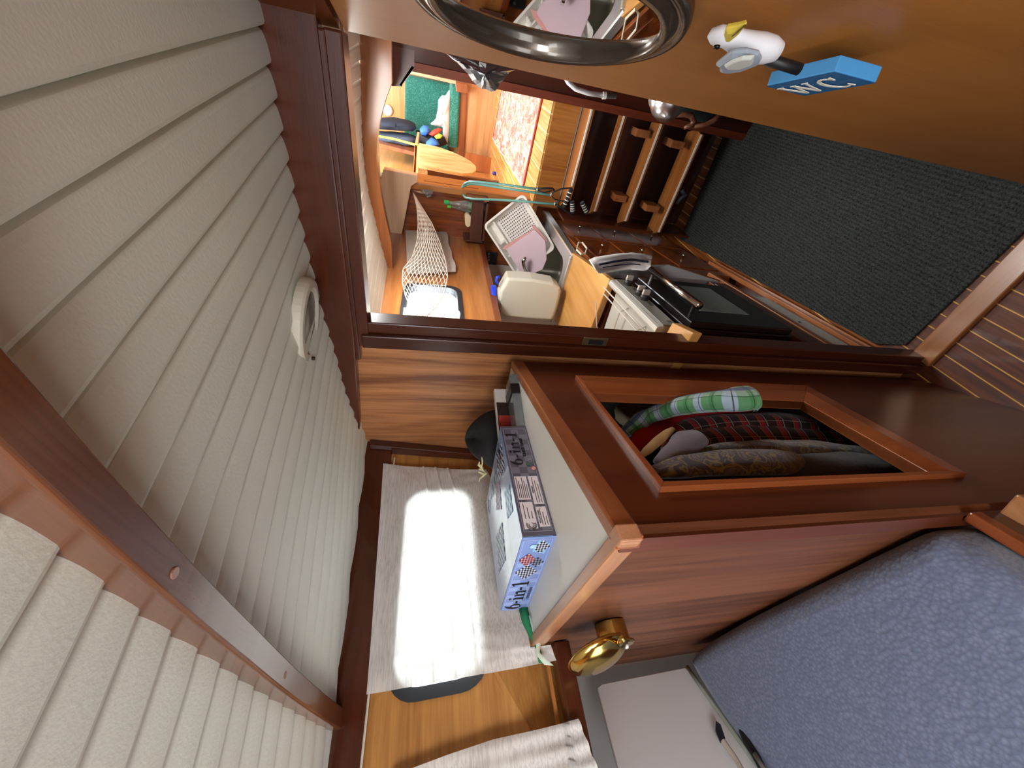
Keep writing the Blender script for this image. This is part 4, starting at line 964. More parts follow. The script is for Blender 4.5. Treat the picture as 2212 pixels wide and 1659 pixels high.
for i, (x, y, r_) in enumerate(spine):
    p = rp_(x, y, .024); r_ = px2m(r_); n = 18
    ax_ = (rp_(spine[min(i + 1, 9)][0], spine[min(i + 1, 9)][1], .024) - rp_(spine[max(i - 1, 0)][0], spine[max(i - 1, 0)][1], .024)).normalized()
    s = ax_.cross(rn).normalized(); rings.append([p + s * r_ * math.cos(2 * PI * k / n) + rn * r_ * .72 * math.sin(2 * PI * k / n) for k in range(n)])
m.loft(rings); obj('body', m, WT, sg, smooth=True)
def blob(m, outline, d0, d1, th):
    a = [rp_(x, y, d1) for x, y in outline]; ca = sum(a, Vector()) / len(a)
    b = [ca + rn * .003 + (q - ca) * th for q in a]; c2 = [ca - rn * (d1 - d0) * .45 + (q - ca) * .85 for q in a]
    m.loft([c2, a, b])
m = MB(); blob(m, [(1615, 50), (1590, 56), (1567, 60), (1563, 76), (1567, 91), (1578, 88), (1598, 72)], .034, .042, .55); bk2 = obj('beak', m, plain('gull yellow', '#d8c24a', .45), sg, bevel=.002)
m = MB(); m.tube([rp_(1610, 54, .043), rp_(1592, 70, .046), rp_(1572, 84, .043)], .0007, 5); obj('mouth_line', m, plain('dark line', '#5a4a18', .5), bk2)
m = MB(); blob(m, [(1643, 115), (1612, 108), (1580, 110), (1562, 124), (1543, 139), (1553, 146), (1552, 157), (1572, 158), (1606, 153), (1640, 140), (1648, 126)], .030, .040, .72); wg = obj('wing', m, plain('gull grey blue', '#a9b4c2', .5, var=.25, bscale=120), sg, smooth=False, bevel=.003)
m = MB(); blob(m, [(1632, 118), (1605, 120), (1582, 128), (1563, 140), (1568, 146), (1600, 146), (1628, 136)], .041, .0435, .8); obj('feathers', m, plain('gull pale', '#cfd3cc', .5), wg, bevel=.001)
m = MB(); m.lathe([(.0032, 0), (.0030, .002), (0, .003)], rp_(1549, 99, .038), rn, 10); obj('eye', m, plain('black bead', '#0a0a0a', .2), sg, smooth=True)
# ================================================================ ribbed carpet runner
def carpet_mat():
    m, nt, b = base_mat('ribbed carpet'); N = nt.nodes; L = nt.links
    tc = N.new('ShaderNodeTexCoord'); sx = N.new('ShaderNodeSeparateXYZ')
    dn = N.new('ShaderNodeTexNoise'); dn.inputs['Scale'].default_value = 60; L.new(tc.outputs['Object'], dn.inputs['Vector'])
    mxv = N.new('ShaderNodeVectorMath'); mxv.operation = 'MULTIPLY_ADD'; mxv.inputs[1].default_value = (.004, .004, 0); L.new(dn.outputs['Color'], mxv.inputs[0]); L.new(tc.outputs['Object'], mxv.inputs[2])
    L.new(mxv.outputs[0], sx.inputs[0])
    w = N.new('ShaderNodeMath'); w.operation = 'PINGPONG'; w.inputs[1].default_value = .0065; L.new(sx.outputs['X'], w.inputs[0])
    s = N.new('ShaderNodeMath'); s.operation = 'MULTIPLY'; s.inputs[1].default_value = 110; L.new(w.outputs[0], s.inputs[0])
    n = N.new('ShaderNodeTexNoise'); n.inputs['Scale'].default_value = 230; n.inputs['Detail'].default_value = 6; n.inputs['Roughness'].default_value = .75; L.new(tc.outputs['Object'], n.inputs['Vector'])
    ad = N.new('ShaderNodeMath'); ad.operation = 'MULTIPLY_ADD'; ad.inputs[1].default_value = .14; L.new(s.outputs[0], ad.inputs[0])
    n3 = N.new('ShaderNodeMath'); n3.operation = 'MULTIPLY'; n3.inputs[1].default_value = 1.05; L.new(n.outputs['Fac'], n3.inputs[0]); L.new(n3.outputs[0], ad.inputs[2])
    cr = N.new('ShaderNodeValToRGB'); cr.color_ramp.elements[0].position = .38; cr.color_ramp.elements[1].position = .76
    cr.color_ramp.elements[0].color = hexc('#08090a'); cr.color_ramp.elements[1].color = hexc('#505350')
    L.new(ad.outputs[0], cr.inputs['Fac']); L.new(cr.outputs['Color'], b.inputs['Base Color']); b.inputs['Roughness'].default_value = 1; b.inputs['Specular IOR Level'].default_value = .05
    bp = N.new('ShaderNodeBump'); bp.inputs['Strength'].default_value = .8; bp.inputs['Distance'].default_value = .004; L.new(ad.outputs[0], bp.inputs['Height']); L.new(bp.outputs['Normal'], b.inputs['Normal'])
    return m
m = MB(); q = [P(1974, 764, ZP(-1.592)), P(1884, 756, ZP(-1.592)), P(1466, 524, ZP(-1.592)), P(1577, 255, ZP(-1.592))]
q = [R(-.515, .80, -1.605), R(-.566, .87, -1.605), R(-.745, 2.225, -1.605), R(-.15, 2.29, -1.605), R(-.0, 2.3, -1.605), R(.12, .825, -1.605)]
m.prism(q, (0, 0, .015)); item('carpet_runner', m, carpet_mat(), 'black ribbed carpet runner on the galley sole before the steps', 'carpet', bevel=.003)
m = MB(); m.box(R(-.58, 2.33, -1.585), (.10, .10, .03)); 

# ================================================================ sink, tap, dish rack
ST = plain('brushed steel', '#c6c5c0', .30, .65, var=.12, bscale=90)
sink = thing('sink', R(-.95, 2.1, -.70), 'stainless steel sink unit with a deep bowl at the aft end of the counter', 'sink')
def sk(u, v): return R(-.735 - (u - 1.735) * .035 - v, u, -.70)     # u along the boat, v outboard
m = MB(); hole4 = holed(sk, 1.735, 2.45, 0, .40, 1.83, 2.25, .065, .35, .06, (0, 0, -.003), m); obj('rim', m, ST, sink, bevel=.0008)
cu_, cv_ = 2.04, .2175
def rg(f, z): return [sk(cu_ + (u - cu_) * f, cv_ + (v - cv_) * f) + Vector((0, 0, z)) for u, v in hole4]
m = MB(); m.loft([rg(1.0, -.001), rg(.985, -.01), rg(.95, -.13), rg(.88, -.155), rg(.1, -.160)], cap=False); n = len(hole4); lr = rg(.1, -.160); m.add(lr, [list(range(n))])
obj('bowl', m, plain('dull steel', '#8f8c7c', .35, .5, var=.2, bscale=60), sink, smooth=True)
m = MB()
m.loft([[sk(u, v) + Vector((0, 0, z)) for v, z in ((-.002, -.035), (-.006, -.034), (-.008, .002), (-.002, .007), (.006, .007), (.010, .001))] for u in (1.735, 2.45)], cap=True); obj('front_lip', m, ST, sink)
m = MB(); m.loft([[sk(u, v) + Vector((0, 0, z)) for u, z in ((1.730, -.02), (1.730, .012), (1.738, .018), (1.752, .012), (1.758, .001))] for v in (.0, .40)], cap=True); obj('side_lip', m, ST, sink, smooth=False, bevel=.002)
t = thing('tap', P(1142, 592, YP(2.1)) + Vector((0, 0, -.10)), 'curved chrome tap standing in front of the pink cutting board', 'tap')
m = MB(); q = [P(1152, 612, YP(2.12)) + Vector((0, 0, -.09)), P(1150, 608, YP(2.12)), P(1143, 596, YP(2.12)), P(1135, 582, YP(2.11)), P(1131, 568, YP(2.1)), P(1131, 562, YP(2.1)), P(1135, 559, YP(2.1))]
m.tube(q, .013, 10); obj('spout', m, plain('chrome', '#d8d8d4', .12, 1.0), t, smooth=True)
m = MB(); m.tube([P(1131, 559, YP(2.1)), P(1136, 559, YP(2.1))], .014, 12); obj('nozzle', m, plain('chrome', '#d8d8d4', .12, 1.0), t)
# rack: outline on a plane leaning on the aft bulkhead
RP = (R(-.85, 2.20, -.5), Vector((-.22, -1, .25)).normalized()); RP = (RP[0], Vector((.12, -1, .30)).normalized())
rk = thing('dish_rack', P(1185, 540, RP), 'white plastic dish rack with a perforated base tilted against the aft bulkhead', 'dish rack')
WPL = plain('white plastic', '#e9efee', .35)
A1, B1, D1_ = P(1130, 420, RP), P(1046, 487, RP), P(1186, 515, RP); C1 = B1 + (D1_ - A1)
ru, rv = (B1 - A1), (D1_ - A1); rN = ru.cross(rv).normalized(); rN = rN if rN.dot(EYE - A1) > 0 else -rN
def rkp(u, v, d=0): return A1 + ru * u + rv * v + rN * d
def rrect(u0, u1, v0, v1, r, d, n=4):
    o = []
    for cu1, cv1, a0 in ((u1 - r, v1 - r, 0), (u0 + r, v1 - r, 90), (u0 + r, v0 + r, 180), (u1 - r, v0 + r, 270)):
        for k in range(n + 1): a = math.radians(a0 + 90 * k / n); o.append(rkp(cu1 + r * math.cos(a), cv1 + r * math.sin(a), d))
    return o
m = MB(); m.loft([rrect(-.02, 1.02, -.02, 1.25, .10, .0), rrect(-.02, 1.02, -.02, 1.25, .10, .006), rrect(.02, .98, .02, 1.21, .08, .006), rrect(.06, .94, .06, 1.17, .06, -.05), rrect(.05, .95, .05, 1.18, .07, -.055)], cap=False); obj('rim', m, WPL, rk, bevel=.001)
# perforated base: strips between round-cornered holes
m = MB(); NU, NV = 14, 13; u0, u1, v0, v1 = .06, .94, .06, 1.17
hu0, hu1, hv0, hv1 = .12, .74, .10, .86
m.loft([[rkp(*p, -.05) for p in ((u0, v0), (u1, v0), (u1, v1), (u0, v1))], [rkp(*p, -.05) for p in ((hu0, hv0), (hu1, hv0), (hu1, hv1), (hu0, hv1))]], cap=False)
du, dv = (hu1 - hu0) / NU, (hv1 - hv0) / NV
for i in range(NU):
    for j in range(NV):
        c = (hu0 + (i + .5) * du, hv0 + (j + .5) * dv)
        sq = [(c[0] + sx_ * du / 2, c[1] + sy_ * dv / 2) for sx_, sy_ in ((1, 0), (1, 1), (0, 1), (-1, 1), (-1, 0), (-1, -1), (0, -1), (1, -1))]
        ci = [(c[0] + .30 * du * math.cos(PI * k / 4), c[1] + .30 * dv * math.sin(PI * k / 4)) for k in range(8)]
        m.loft([[rkp(*p, -.05) for p in sq], [rkp(*p, -.05) for p in ci], [rkp(*p, -.053) for p in ci]], cap=False)
obj('base', m, WPL, rk, fix=False)
m = MB(); m.loft([[rkp(*p, -.070) for p in ((u0, v0), (u1, v0), (u1, v1), (u0, v1))], [rkp(*p, -.072) for p in ((u0, v0), (u1, v0), (u1, v1), (u0, v1))]]); obj('drip_tray', m, plain('mauve shade plastic', '#8c7f98', .6), rk)
for (a0, b0, a1, b1) in ((.80, .06, .80, 1.17), (.80, .50, .94, .50), (.80, .82, .94, .82)):
    m = MB(); pa, pb = rkp(a0, b0, -.028), rkp(a1, b1, -.028); m.bar(pa, pb, .008, .045, up=rN); obj('divider', m, WPL, rk)
# pink boards standing in the rack
PB = (RP[0] + rN * .012, RP[1])
pp = [P(x, y, PB) for x, y in ((1155, 496), (1178, 520), (1181, 560), (1172, 582), (1150, 592), (1125, 590), (1098, 545), (1096, 536))]
pk = item('cutting_board', MB().prism(pp, -rN * .006), plain('pink board', '#dcc3cf', .5, var=.10, bscale=60), 'pale pink cutting board leaning in the white dish rack', 'cutting board', bevel=.002)
pe = [P(x, y, off(PB, .0)) for x, y in ((1148, 489), (1155, 488), (1160, 495), (1182, 520), (1180, 526), (1158, 500), (1096, 540), (1084, 540), (1090, 532), (1152, 496))]
item('cutting_board', MB().prism([v - rN * .022 for v in pe], rN * .008), plain('salmon board', '#d39a98', .5), 'salmon pink cutting board edge behind the pale pink board', 'cutting board', bevel=.001)

# ================================================================ water container
wc = thing('water_container', R(-.96, 1.70, -.698), 'translucent water canister with a blue screw cap on the counter', 'canister')
HD = plain('milky plastic', '#cbcabb', .45, sss=.0, bump=.05, bscale=60)
CB = plain('cap blue', '#1f3fd0', .4)
WPn = (R(-.95, 1.66, -.5), Vector((.18, -1, .10)).normalized())
def wcp(px, py, d=0): return P(px, py, off(WPn, 0)) - WPn[1] * d
oc_ = [(1096, 587), (1150, 590), (1197, 600), (1211, 612), (1213, 622), (1206, 655), (1199, 680), (1193, 692), (1140, 689), (1090, 684), (1078, 672), (1077, 645), (1080, 620)]
a = [wcp(x, 694 - (694 - y) * .87, 0) for x, y in oc_]; ca = sum(a, Vector()) / len(a)
m = MB(); m.loft([[ca + (p - ca) * .93 for p in a], [p - WPn[1] * .012 for p in a], [p - WPn[1] * .13 for p in a], [ca + (p - ca) * .93 - WPn[1] * .145 for p in a]]); obj('body', m, HD, wc, smooth=False, bevel=.006, bseg=3)
c0 = wcp(1080, 650, .06); c1 = wcp(1067, 650, .06); axn = (c1 - c0).normalized()
m = MB(); m.lathe([(.052, -.012), (.050, .010), (.046, .022)], c0, axn, 24); obj('neck', m, HD, wc, smooth=False)
m = MB(); m.lathe([(.060, .018), (.062, .022), (.062, .040), (.057, .045), (.0, .046)], c0, axn, 28); obj('cap', m, CB, wc, bevel=.001)
m = MB(); m.tube([wcp(1081, 604, .05), wcp(1074, 606, .05), wcp(1073, 614, .05), wcp(1076, 620, .05)], .008, 8); obj('strap', m, CB, wc, smooth=True)

# ================================================================ socket, spice shelf and what stands on it
t = thing('switch_panel', P(1060, 562, YP(2.458)), 'black switch panel with three toggles on the aft bulkhead', 'switch panel')
q = [P(x, y, YP(2.456)) for x, y in ((1048, 543), (1075, 545), (1070, 582), (1045, 580))]; m = MB(); m.prism(q, (0, -.006, 0)); obj('plate', m, plain('switch black', '#15171a', .4), t, bevel=.001)
for k in range(3):
    c = P(1056, 549 + k * 6.5, YP(2.449)); m = MB(); m.lathe([(.008, 0), (.008, .002), (.0055, .003), (.0055, .001)], c, (0, -1, 0), 14); tg = obj('toggle', m, plain('switch ring', '#7d8586', .3, .8), t)
    m = MB(); m.tube([c + Vector((0, -.002, 0)), c + Vector((0, -.010, -.004))], .002, 6); obj('lever', m, plain('switch ring', '#7d8586', .3, .8), tg)
SB = wood('shelf mahogany', '#3c2018', '#5a352a', 'x', rough=.4)
sf = thing('spice_shelf', R(-.84, 2.40, -.32), 'dark wooden spice shelf with a fiddle rail on the aft bulkhead', 'shelf')
def ypoly(pts, y, dy): return MB().prism([P(a, b, YP(y)) for a, b in pts], (0, dy, 0))
obj('front_rail', ypoly([(1020, 430), (1046, 430), (1040, 522), (1014, 518)], 2.34, .012), SB, sf, bevel=.002)
m = MB(); m.box(R(-.84, 2.40, -.318), (.25, .12, .012)); obj('bottom', m, SB, sf)
for x in (-.720, -.962): 
    m = MB(); m.box(R(x, 2.40, -.26), (.010, .12, .13)); obj('side', m, SB, sf)
for k, (x, y, z0, h, r_) in enumerate(((-.765, 2.385, -.311, .245, .024), (-.800, 2.43, -.311, .225, .022))):
    b = thing('bottle', R(x, y, z0), ('taller' if k == 0 else 'shorter') + ' clear bottle with a ' + ('green' if k == 0 else 'light green') + ' cap on the dark spice shelf', 'bottle')
    m = MB(); m.lathe([(.0, 0), (r_, .0), (r_, h * .52), (r_ * .72, h * .66), (r_ * .40, h * .80), (r_ * .38, h * .92)], R(x, y, z0), (0, 0, 1), 18); obj('body', m, plain('bottle plastic', '#dfe8e0', .06, trans=.8), b, smooth=True)
    m = MB(); m.lathe([(r_ * 1.02, h * .12), (r_ * 1.02, h * .42)], R(x, y, z0), (0, 0, 1), 18); obj('label', m, plain('bottle label', '#7f9a80', .5, var=.4, bscale=200), b)
    m = MB(); m.lathe([(r_ * .5, h * .90), (r_ * .5, h * 1.0), (r_ * .44, h * 1.01)], R(x, y, z0), (0, 0, 1), 16); obj('cap', m, plain('cap green' + str(k), ('#12b45c', '#6cc84a')[k], .4), b)
m = MB(); c = P(1011, 478, YP(2.40)); m.lathe([(.038, -.01), (.040, .005), (.036, .02), (.02, .028)], c, (0, -.2, 1), 16, sy=.6); m.box(c + Vector((0, -.01, -.012)), (.05, .03, .03))
m = MB()
q = [P(x, y, YP(2.37)) for x, y in ((1004, 468), (1006, 463), (1012, 463), (1018, 468), (1018, 488), (1010, 492), (1005, 486))]
item('soap', m.prism(q, (0, .04, 0)), plain('cream soap', '#e0d0a8', .5), 'cream bar of soap lying on the dark spice shelf', 'soap', bevel=.004)

# ================================================================ stove
sv = thing('stove', gfp(.18, -1.24), 'steel gas stove with a dark glass oven door beside the doorway', 'stove')
SA, SBp = .002, .40
STW = plain('pale enamel steel', '#d6d5cd', .3, .4)
m = MB(); gblk(m, SA, SBp, -.80, -.735, .0, -.36); obj('hob', m, STW, sv, bevel=.003)
m = MB(); m.loft([[gfp(s, z, d) for z, d in ((-.735, .0), (-.70, .0), (-.690, .012), (-.692, .026), (-.70, .030), (-.765, .034), (-.77, .0))] for s in (SA, SBp)]); obj('fascia', m, STW, sv, bevel=.001)
m = MB(); gblk(m, SA + .004, SBp - .004, -.764, -.712, .0345, .0320); fs = obj('control_strip', m, plain('satin strip', '#a9a89e', .35, .6), sv)
for i, s in enumerate((.345, .245, .205)):
    c = gfp(s, -.742, .035); m = MB(); m.lathe([(.016, 0), (.016, .010), (.013, .016)], c, gn, 16); kb = obj('knob', m, plain('black knob', '#15130f', .4), sv)
    m = MB(); m.box(c + gn * .026, (.018, .010, .026)); obj('grip', m, plain('knob grip', '#cfc8c0', .3, .3), kb, bevel=.001)
m = MB()
for s, n_ in ((.29, 3), (.155, 4), (.03, 2)):
    for k in range(n_): gblk(m, s + k * .008, s + k * .008 + .002, -.757, -.742, .0352, .0340)
obj('markings', m, INK, fs)
OVN = plain('oven black', '#15100e', .3, coat=.3)
m = MB(); gblk(m, SA, SBp, -1.22, -.80, .030, -.33); obj('oven_body', m, OVN, sv, bevel=.004)
m = MB(); gblk(m, SA + .004, SBp - .004, -1.205, -.805, .052, .030); od = obj('oven_door', m, OVN, sv, bevel=.004)
m = MB(); gblk(m, SA + .10, SBp - .06, -1.10, -.90, .0535, .050); obj('glass', m, plain('oven glass', '#7d8880', .06, spec=.9, coat=1.0), od)
m = MB(); m.tube([gfp(.05, -.845, .088), gfp(.39, -.845, .088)], .013, 14); hd = obj('handle', m, plain('polished steel', '#cfcfca', .15, 1.0), od, smooth=True)
for s in (.075, .365): m = MB(); m.tube([gfp(s, -.845, .050), gfp(s, -.845, .088)], .007, 8); obj('bracket', m, OVN, hd)
WR = plain('wire', '#b8b4aa', .25, .9)
for i, (z, d) in enumerate(((-.675, -.004), (-.682, -.030))):
    m = MB(); m.tube([gfp(SA, z, d), gfp(SBp, z, d)], .0028, 6); obj('fiddle_rail', m, WR, sv, smooth=True)
for s in (.12, .27):
    m = MB(); m.tube([gfp(s, -.733, -.30), gfp(s, -.705, -.28), gfp(s, -.705, -.05), gfp(s, -.733, -.03)], .003, 6); m.tube([gfp(s - .05, -.707, -.16), gfp(s + .05, -.707, -.16)], .003, 6); obj('pan_support', m, WR, sv)
    m = MB(); m.lathe([(.035, 0), (.038, .008), (.022, .014), (.0, .015)], gfp(s, -.735, -.16), (0, 0, 1), 20); obj('burner', m, plain('burner alloy', '#c9c6bd', .3, .8), sv)
m = MB(); m.tube([gfp(.36, -.64, -.05), gfp(.31, -.65, -.13), gfp(.27, -.68, -.20), gfp(.24, -.73, -.24)], .0016, 6); obj('rail_wire', m, WR, sv)
kt = item('cup', MB().lathe([(.0, 0), (.030, .002), (.040, .02), (.042, .055), (.039, .055), (.036, .02), (.0, .006)], gfp(.03, -.700, -.13), (0, 0, 1), 24), plain('white china', '#e4e2da', .2), 'white china cup standing on the stove behind the fiddle rail', 'cup', smooth=True)
# folded steel guard beside the stove, with a towel over it
GFo = off(GF, .03)
N4 = [P(x, y, YP(1.47)) for x, y in ((1336, 590), (1556, 607), (1552, 628), (1330, 608))]
F4 = [P(1307, 574, GFo), P(1442, 571, GFo), P(1442, 571, GFo) + Vector((-.07, .0, 0)), P(1307, 574, GFo) + Vector((-.07, 0, 0))]
gu = thing('steel_guard', sum(N4, Vector()) / 4, 'folded stainless steel guard panel beside the oven', 'guard')
m = MB(); m.loft([N4, F4]); obj('panel', m, plain('satin steel', '#bdbbbb', .4, .15, var=.15, bscale=40), gu, bevel=.002)
m = MB(); m.tube([N4[1] + Vector((0, 0, .004)), F4[1]], .004, 6); obj('edge', m, plain('bright steel', '#dedddb', .12, 1.0), gu)
m = MB(); m.prism([P(1305, 597, YP(1.468)), P(1308, 573, YP(1.468)), P(1337, 586, YP(1.468)), P(1330, 610, YP(1.468))], (0, -.004, 0)); obj('cap', m, plain('grey cap', '#b9bcb8', .4), gu)
def tow(u, v):
    tp = curve([(1272, 562), (1285, 556), (1330, 549), (1365, 546), (1392, 549), (1409, 553)], u); bt = curve([(1292, 590), (1304, 590), (1330, 586), (1362, 582), (1395, 585), (1406, 580)], u)
    x, y = lerp2(tp, bt, v); d = .045 + .012 * math.sin(v * 4 + u * 3) + .006 * noise.noise(Vector((u * 4, v * 5, 2)))
    return P(x, y, off(GF, d))
m = MB(); m.grid(tow, 30, 16); tw = thing('towel', tow(.5, .5), 'white tea towel with navy stripes hanging over the steel guard', 'towel'); obj('cloth', m, plain('towel white', '#dcd8d6', .9), tw, smooth=True, solid=.003)
m = MB(); m.grid(lambda u, v: tow(.18 + .70 * u, .42 + .13 * v - .05 * math.sin(u * 3)) + Vector((.003, -.002, 0)), 24, 3); obj('stripe', m, plain('navy stripe', '#1c2038', .9), tw, smooth=True, solid=.001)
m = MB(); m.grid(lambda u, v: tow(.22 + .5 * u, .66 + .05 * v) + Vector((.003, -.002, 0)), 18, 2); obj('stripe', m, plain('navy stripe', '#1c2038', .9), tw, smooth=True, solid=.001)

# ================================================================ hammock net and cloths on the galley side
EL = [(893, 417), (900, 445), (903, 480), (901, 520), (890, 556), (870, 582), (869, 610), (876, 640), (890, 670), (905, 697)]
ER = [(893, 417), (912, 448), (933, 482), (951, 525), (963, 565), (967, 598), (959, 635), (943, 662), (925, 682), (905, 697)]
yE = [2.38, 2.30, 2.18, 2.05, 1.90, 1.75, 1.63, 1.52, 1.40, 1.31]
def net(u, v, lay):
    a, b = curve(EL, u), curve(ER, u); i = u * 9; k = min(8, int(i)); y = yE[k] + (yE[k + 1] - yE[k]) * (i - k)
    px, py = lerp2(a, b, v); w = math.sin(PI * min(1, max(0, u))) * math.sin(PI * v)
    x = -.74 - .16 * min(1, u / .45) if u < .45 else -.90
    return P(px, py, XP(x + (.055 if lay == 0 else -.035) * w + .0))
t = thing('net_hammock', net(.5, .5, 0), 'white string net hammock slung along the galley side', 'hammock')
STR = plain('white string', '#e8e0d4', .8)
m = MB()
for lay in (0, 1):
    K = 11
    for s in (1, -1):
        for k in range(-9, K + 10):
            pts = []
            for j in range(61):
                u = .02 + .96 * j / 60; v = k / K + s * (u * 1.6) - (.8 if s > 0 else -.8)
                if 0 <= v <= 1: pts.append(net(u, v, lay))
                elif len(pts) > 1: m.tube(pts, .0013, 4); pts = []
                else: pts = []
            if len(pts) > 1: m.tube(pts, .0013, 4)
obj('net', m, STR, t)
for v in (0, 1): m = MB(); m.tube([net(j / 40, v, 0) for j in range(41)], .0022, 5); obj('edge_cord', m, STR, t, smooth=True)
m = MB(); m.tube([net(.60, 0, 0), net(.63, .1, 0), net(.66, .3, 0), net(.64, .55, 0), net(.62, .8, 0), net(.61, 1, 0)], .0016, 5); obj('cross_cord', m, STR, t, smooth=True)
def clothp(corners, d, seed):
    c = corners
    def f(u, v):
        p = lerp2(lerp2(c[0], c[1], u), lerp2(c[3], c[2], u), v)
        return P(p[0] + (1.5 * math.sin(u * 17) * v), p[1], (R(gx(1.6) + d, 1.6, 0), Vector((1, .033, 0)))) + Vector((.004 * math.sin(u * 9 + seed) * (v + .2), 0, 0))
    return f
m = MB(); f = clothp([(876, 497), (880, 592), (986, 586), (964, 502)], .02, 1); m.grid(f, 16, 24)
item('curtain', m, linen('grey linen', '#c4beb4', .15), 'greyish linen curtain on the galley side behind the net hammock', 'curtain', smooth=True, fix=False)
m = MB(); f = clothp([(872, 664), (866, 720), (1000, 722), (992, 672)], .025, 3); m.grid(f, 20, 20)
item('curtain', m, linen('bright linen', '#e4dfd6', .3), 'white folded curtain over the near end of the galley window', 'curtain', smooth=True, fix=False)

# ================================================================ exercise bands hung through the slot of the post
xb = thing('resistance_band', P(1100, 420, YP(2.41)), 'teal rubber resistance bands with black foam handles hanging from the galley post', 'exercise band')
TL = plain('teal rubber', '#5f9a92', .4); KB = plain('black webbing', '#141416', .6); SR = plain('silver ring', '#cfcfca', .25, .8)
for pts, y in ((((999, 404), (1003, 397), (1014, 392), (1034, 393), (1090, 399), (1156, 408)), 2.30), (((998, 405), (1006, 400), (1020, 397), (1040, 399), (1100, 408), (1188, 421)), 2.29), (((999, 420), (1006, 427), (1022, 430), (1060, 431), (1120, 434), (1197, 441)), 2.32)):
    m = MB(); m.tube([P(a, b, YP(2.445 - (2.445 - 2.10) * i_ / (len(pts) - 1))) for i_, (a, b) in enumerate(pts)], .0062, 8); obj('cord', m, TL, xb, smooth=True)
for pts, r_ in ((((1156, 408), (1175, 407), (1193, 407), (1197, 411)), .010), (((1158, 410), (1176, 416), (1192, 412)), .006), (((1189, 421), (1196, 415), (1212, 408), (1232, 406), (1237, 409)), .007), (((1190, 422), (1198, 430), (1212, 434), (1230, 434)), .006), (((1198, 440), (1212, 448), (1228, 460), (1238, 464)), .009), (((1198, 440), (1206, 434), (1222, 434)), .006)):
    m = MB(); m.tube([P(a, b, YP(2.09)) for a, b in pts], r_ * .9, 8, flat=.6); obj('strap', m, KB, xb, smooth=True)
for a, b in ((1160, 409), (1190, 420), (1198, 440)): m = MB(); c = P(a, b, YP(2.09)); m.lathe([(.010, -.003), (.011, .003)], c, cam2w(Vector((1, .1, 0))), 12); obj('ring', m, SR, xb)
for (a, b) in (((1234, 408), (1218, 448)), ((1236, 435), (1237, 459)), ((1257, 437), (1268, 460))):
    pa, pb = P(*a, YP(2.06)), P(*b, YP(2.06)); m = MB(); m.tube([pa, pb], .0115, 12); h = obj('foam_handle', m, plain('black foam', '#18191b', .9), xb, smooth=False)
    for k in range(1, 5):
        c = pa.lerp(pb, k / 5); m = MB(); m.lathe([(.0121, -.0022), (.0121, .0022)], c, pb - pa, 12); obj('band', m, plain('grey band', '#c9cbc6', .5), h)

# crinkled film, bags and wall-hung things
def crinkle(name, pts, plane_y, th, mat, label, cat, seed=0, parent=None):
    a = [P(x, y, YP(plane_y)) for x, y in pts]; c = sum(a, Vector()) / len(a); rings = []
    for f, d in ((.0, th), (.35, th), (.7, th * .75), (1.0, 0), (.7, -th * .6), (.0, -th * .6)):
        f = max(f, .02); rings.append([c + (p - c) * f + Vector((0, -d + th * .9 * noise.noise((p - c) * f * 60 + Vector((seed, d * 50, 0))), 0)) for p in a])
    # denser ring points
    def dens(r): 
        o = []
        for p, q in zip(r, r[1:] + r[:1]): o += [p, (p + q) / 2 + Vector((noise.noise(p * 90) * th * .2, noise.noise(p * 70) * th * .8, noise.noise(p * 80) * th * .2))]
        return o
    return item(name, MB().loft([dens(r) for r in rings]), mat, label, cat)
CRI = plain('crinkled film', '#a9adb0', .15, .55, spec=.9, var=.5, bscale=80)
crinkle('plastic_bag', [(962, 115), (978, 128), (1000, 148), (1020, 174), (1040, 192), (1060, 198), (1074, 190), (1088, 172), (1098, 160), (1113, 150), (1090, 138), (1050, 128), (1010, 118)], 1.30, .03, CRI, 'crinkled silvery plastic bag hanging at the edge of the varnished door', 'plastic bag', 3)
crinkle('plastic_film', [(892, 411), (905, 413), (915, 408), (937, 411), (935, 417), (930, 425), (923, 427), (918, 421), (905, 417)], 2.40, .015, CRI, 'small tuft of crumpled clear film tied below the knee board', 'plastic film', 8)
ho = thing('shower_hose', P(1260, 195, YP(1.5)), 'white shower hose with a metal end hanging on the dark galley wall', 'hose')
m = MB(); m.tube([P(a, b, YP(1.5)) for a, b in ((1218, 160), (1228, 178), (1244, 192), (1270, 201), (1303, 206))], .0075, 10); obj('hose', m, plain('white hose', '#d4d6da', .3), ho, smooth=True)
m = MB(); m.tube([P(1302, 206, YP(1.5)), P(1331, 207, YP(1.5))], .009, 12); obj('nozzle', m, plain('hose metal', '#8e9694', .25, .9), ho)
m = MB(); m.tube([P(1302, 206, YP(1.5)), P(1309, 206, YP(1.5))], .0105, 12); obj('collar', m, plain('white collar', '#eeeeec', .3), ho)
kb = thing('steel_bowl', P(1440, 235, YP(1.45)), 'brushed steel bowl hanging at the foot of the dark galley wall', 'bowl')
c = P(1445, 215, YP(1.45)); m = MB(); d1 = cam2w(Vector((-.25, 1, -.1))).normalized()
m.lathe([(.062, .0), (.060, .012), (.052, .035), (.038, .055), (.018, .066), (.0, .069)], c - d1 * .005, d1, 32); obj('shell', m, plain('brushed bowl', '#b8b6b8', .3, 1.0), kb, smooth=True)
m = MB(); m.lathe([(.066, -.003), (.066, .002), (.062, .003)], c - d1 * .005, d1, 32); obj('rim', m, ST, kb)
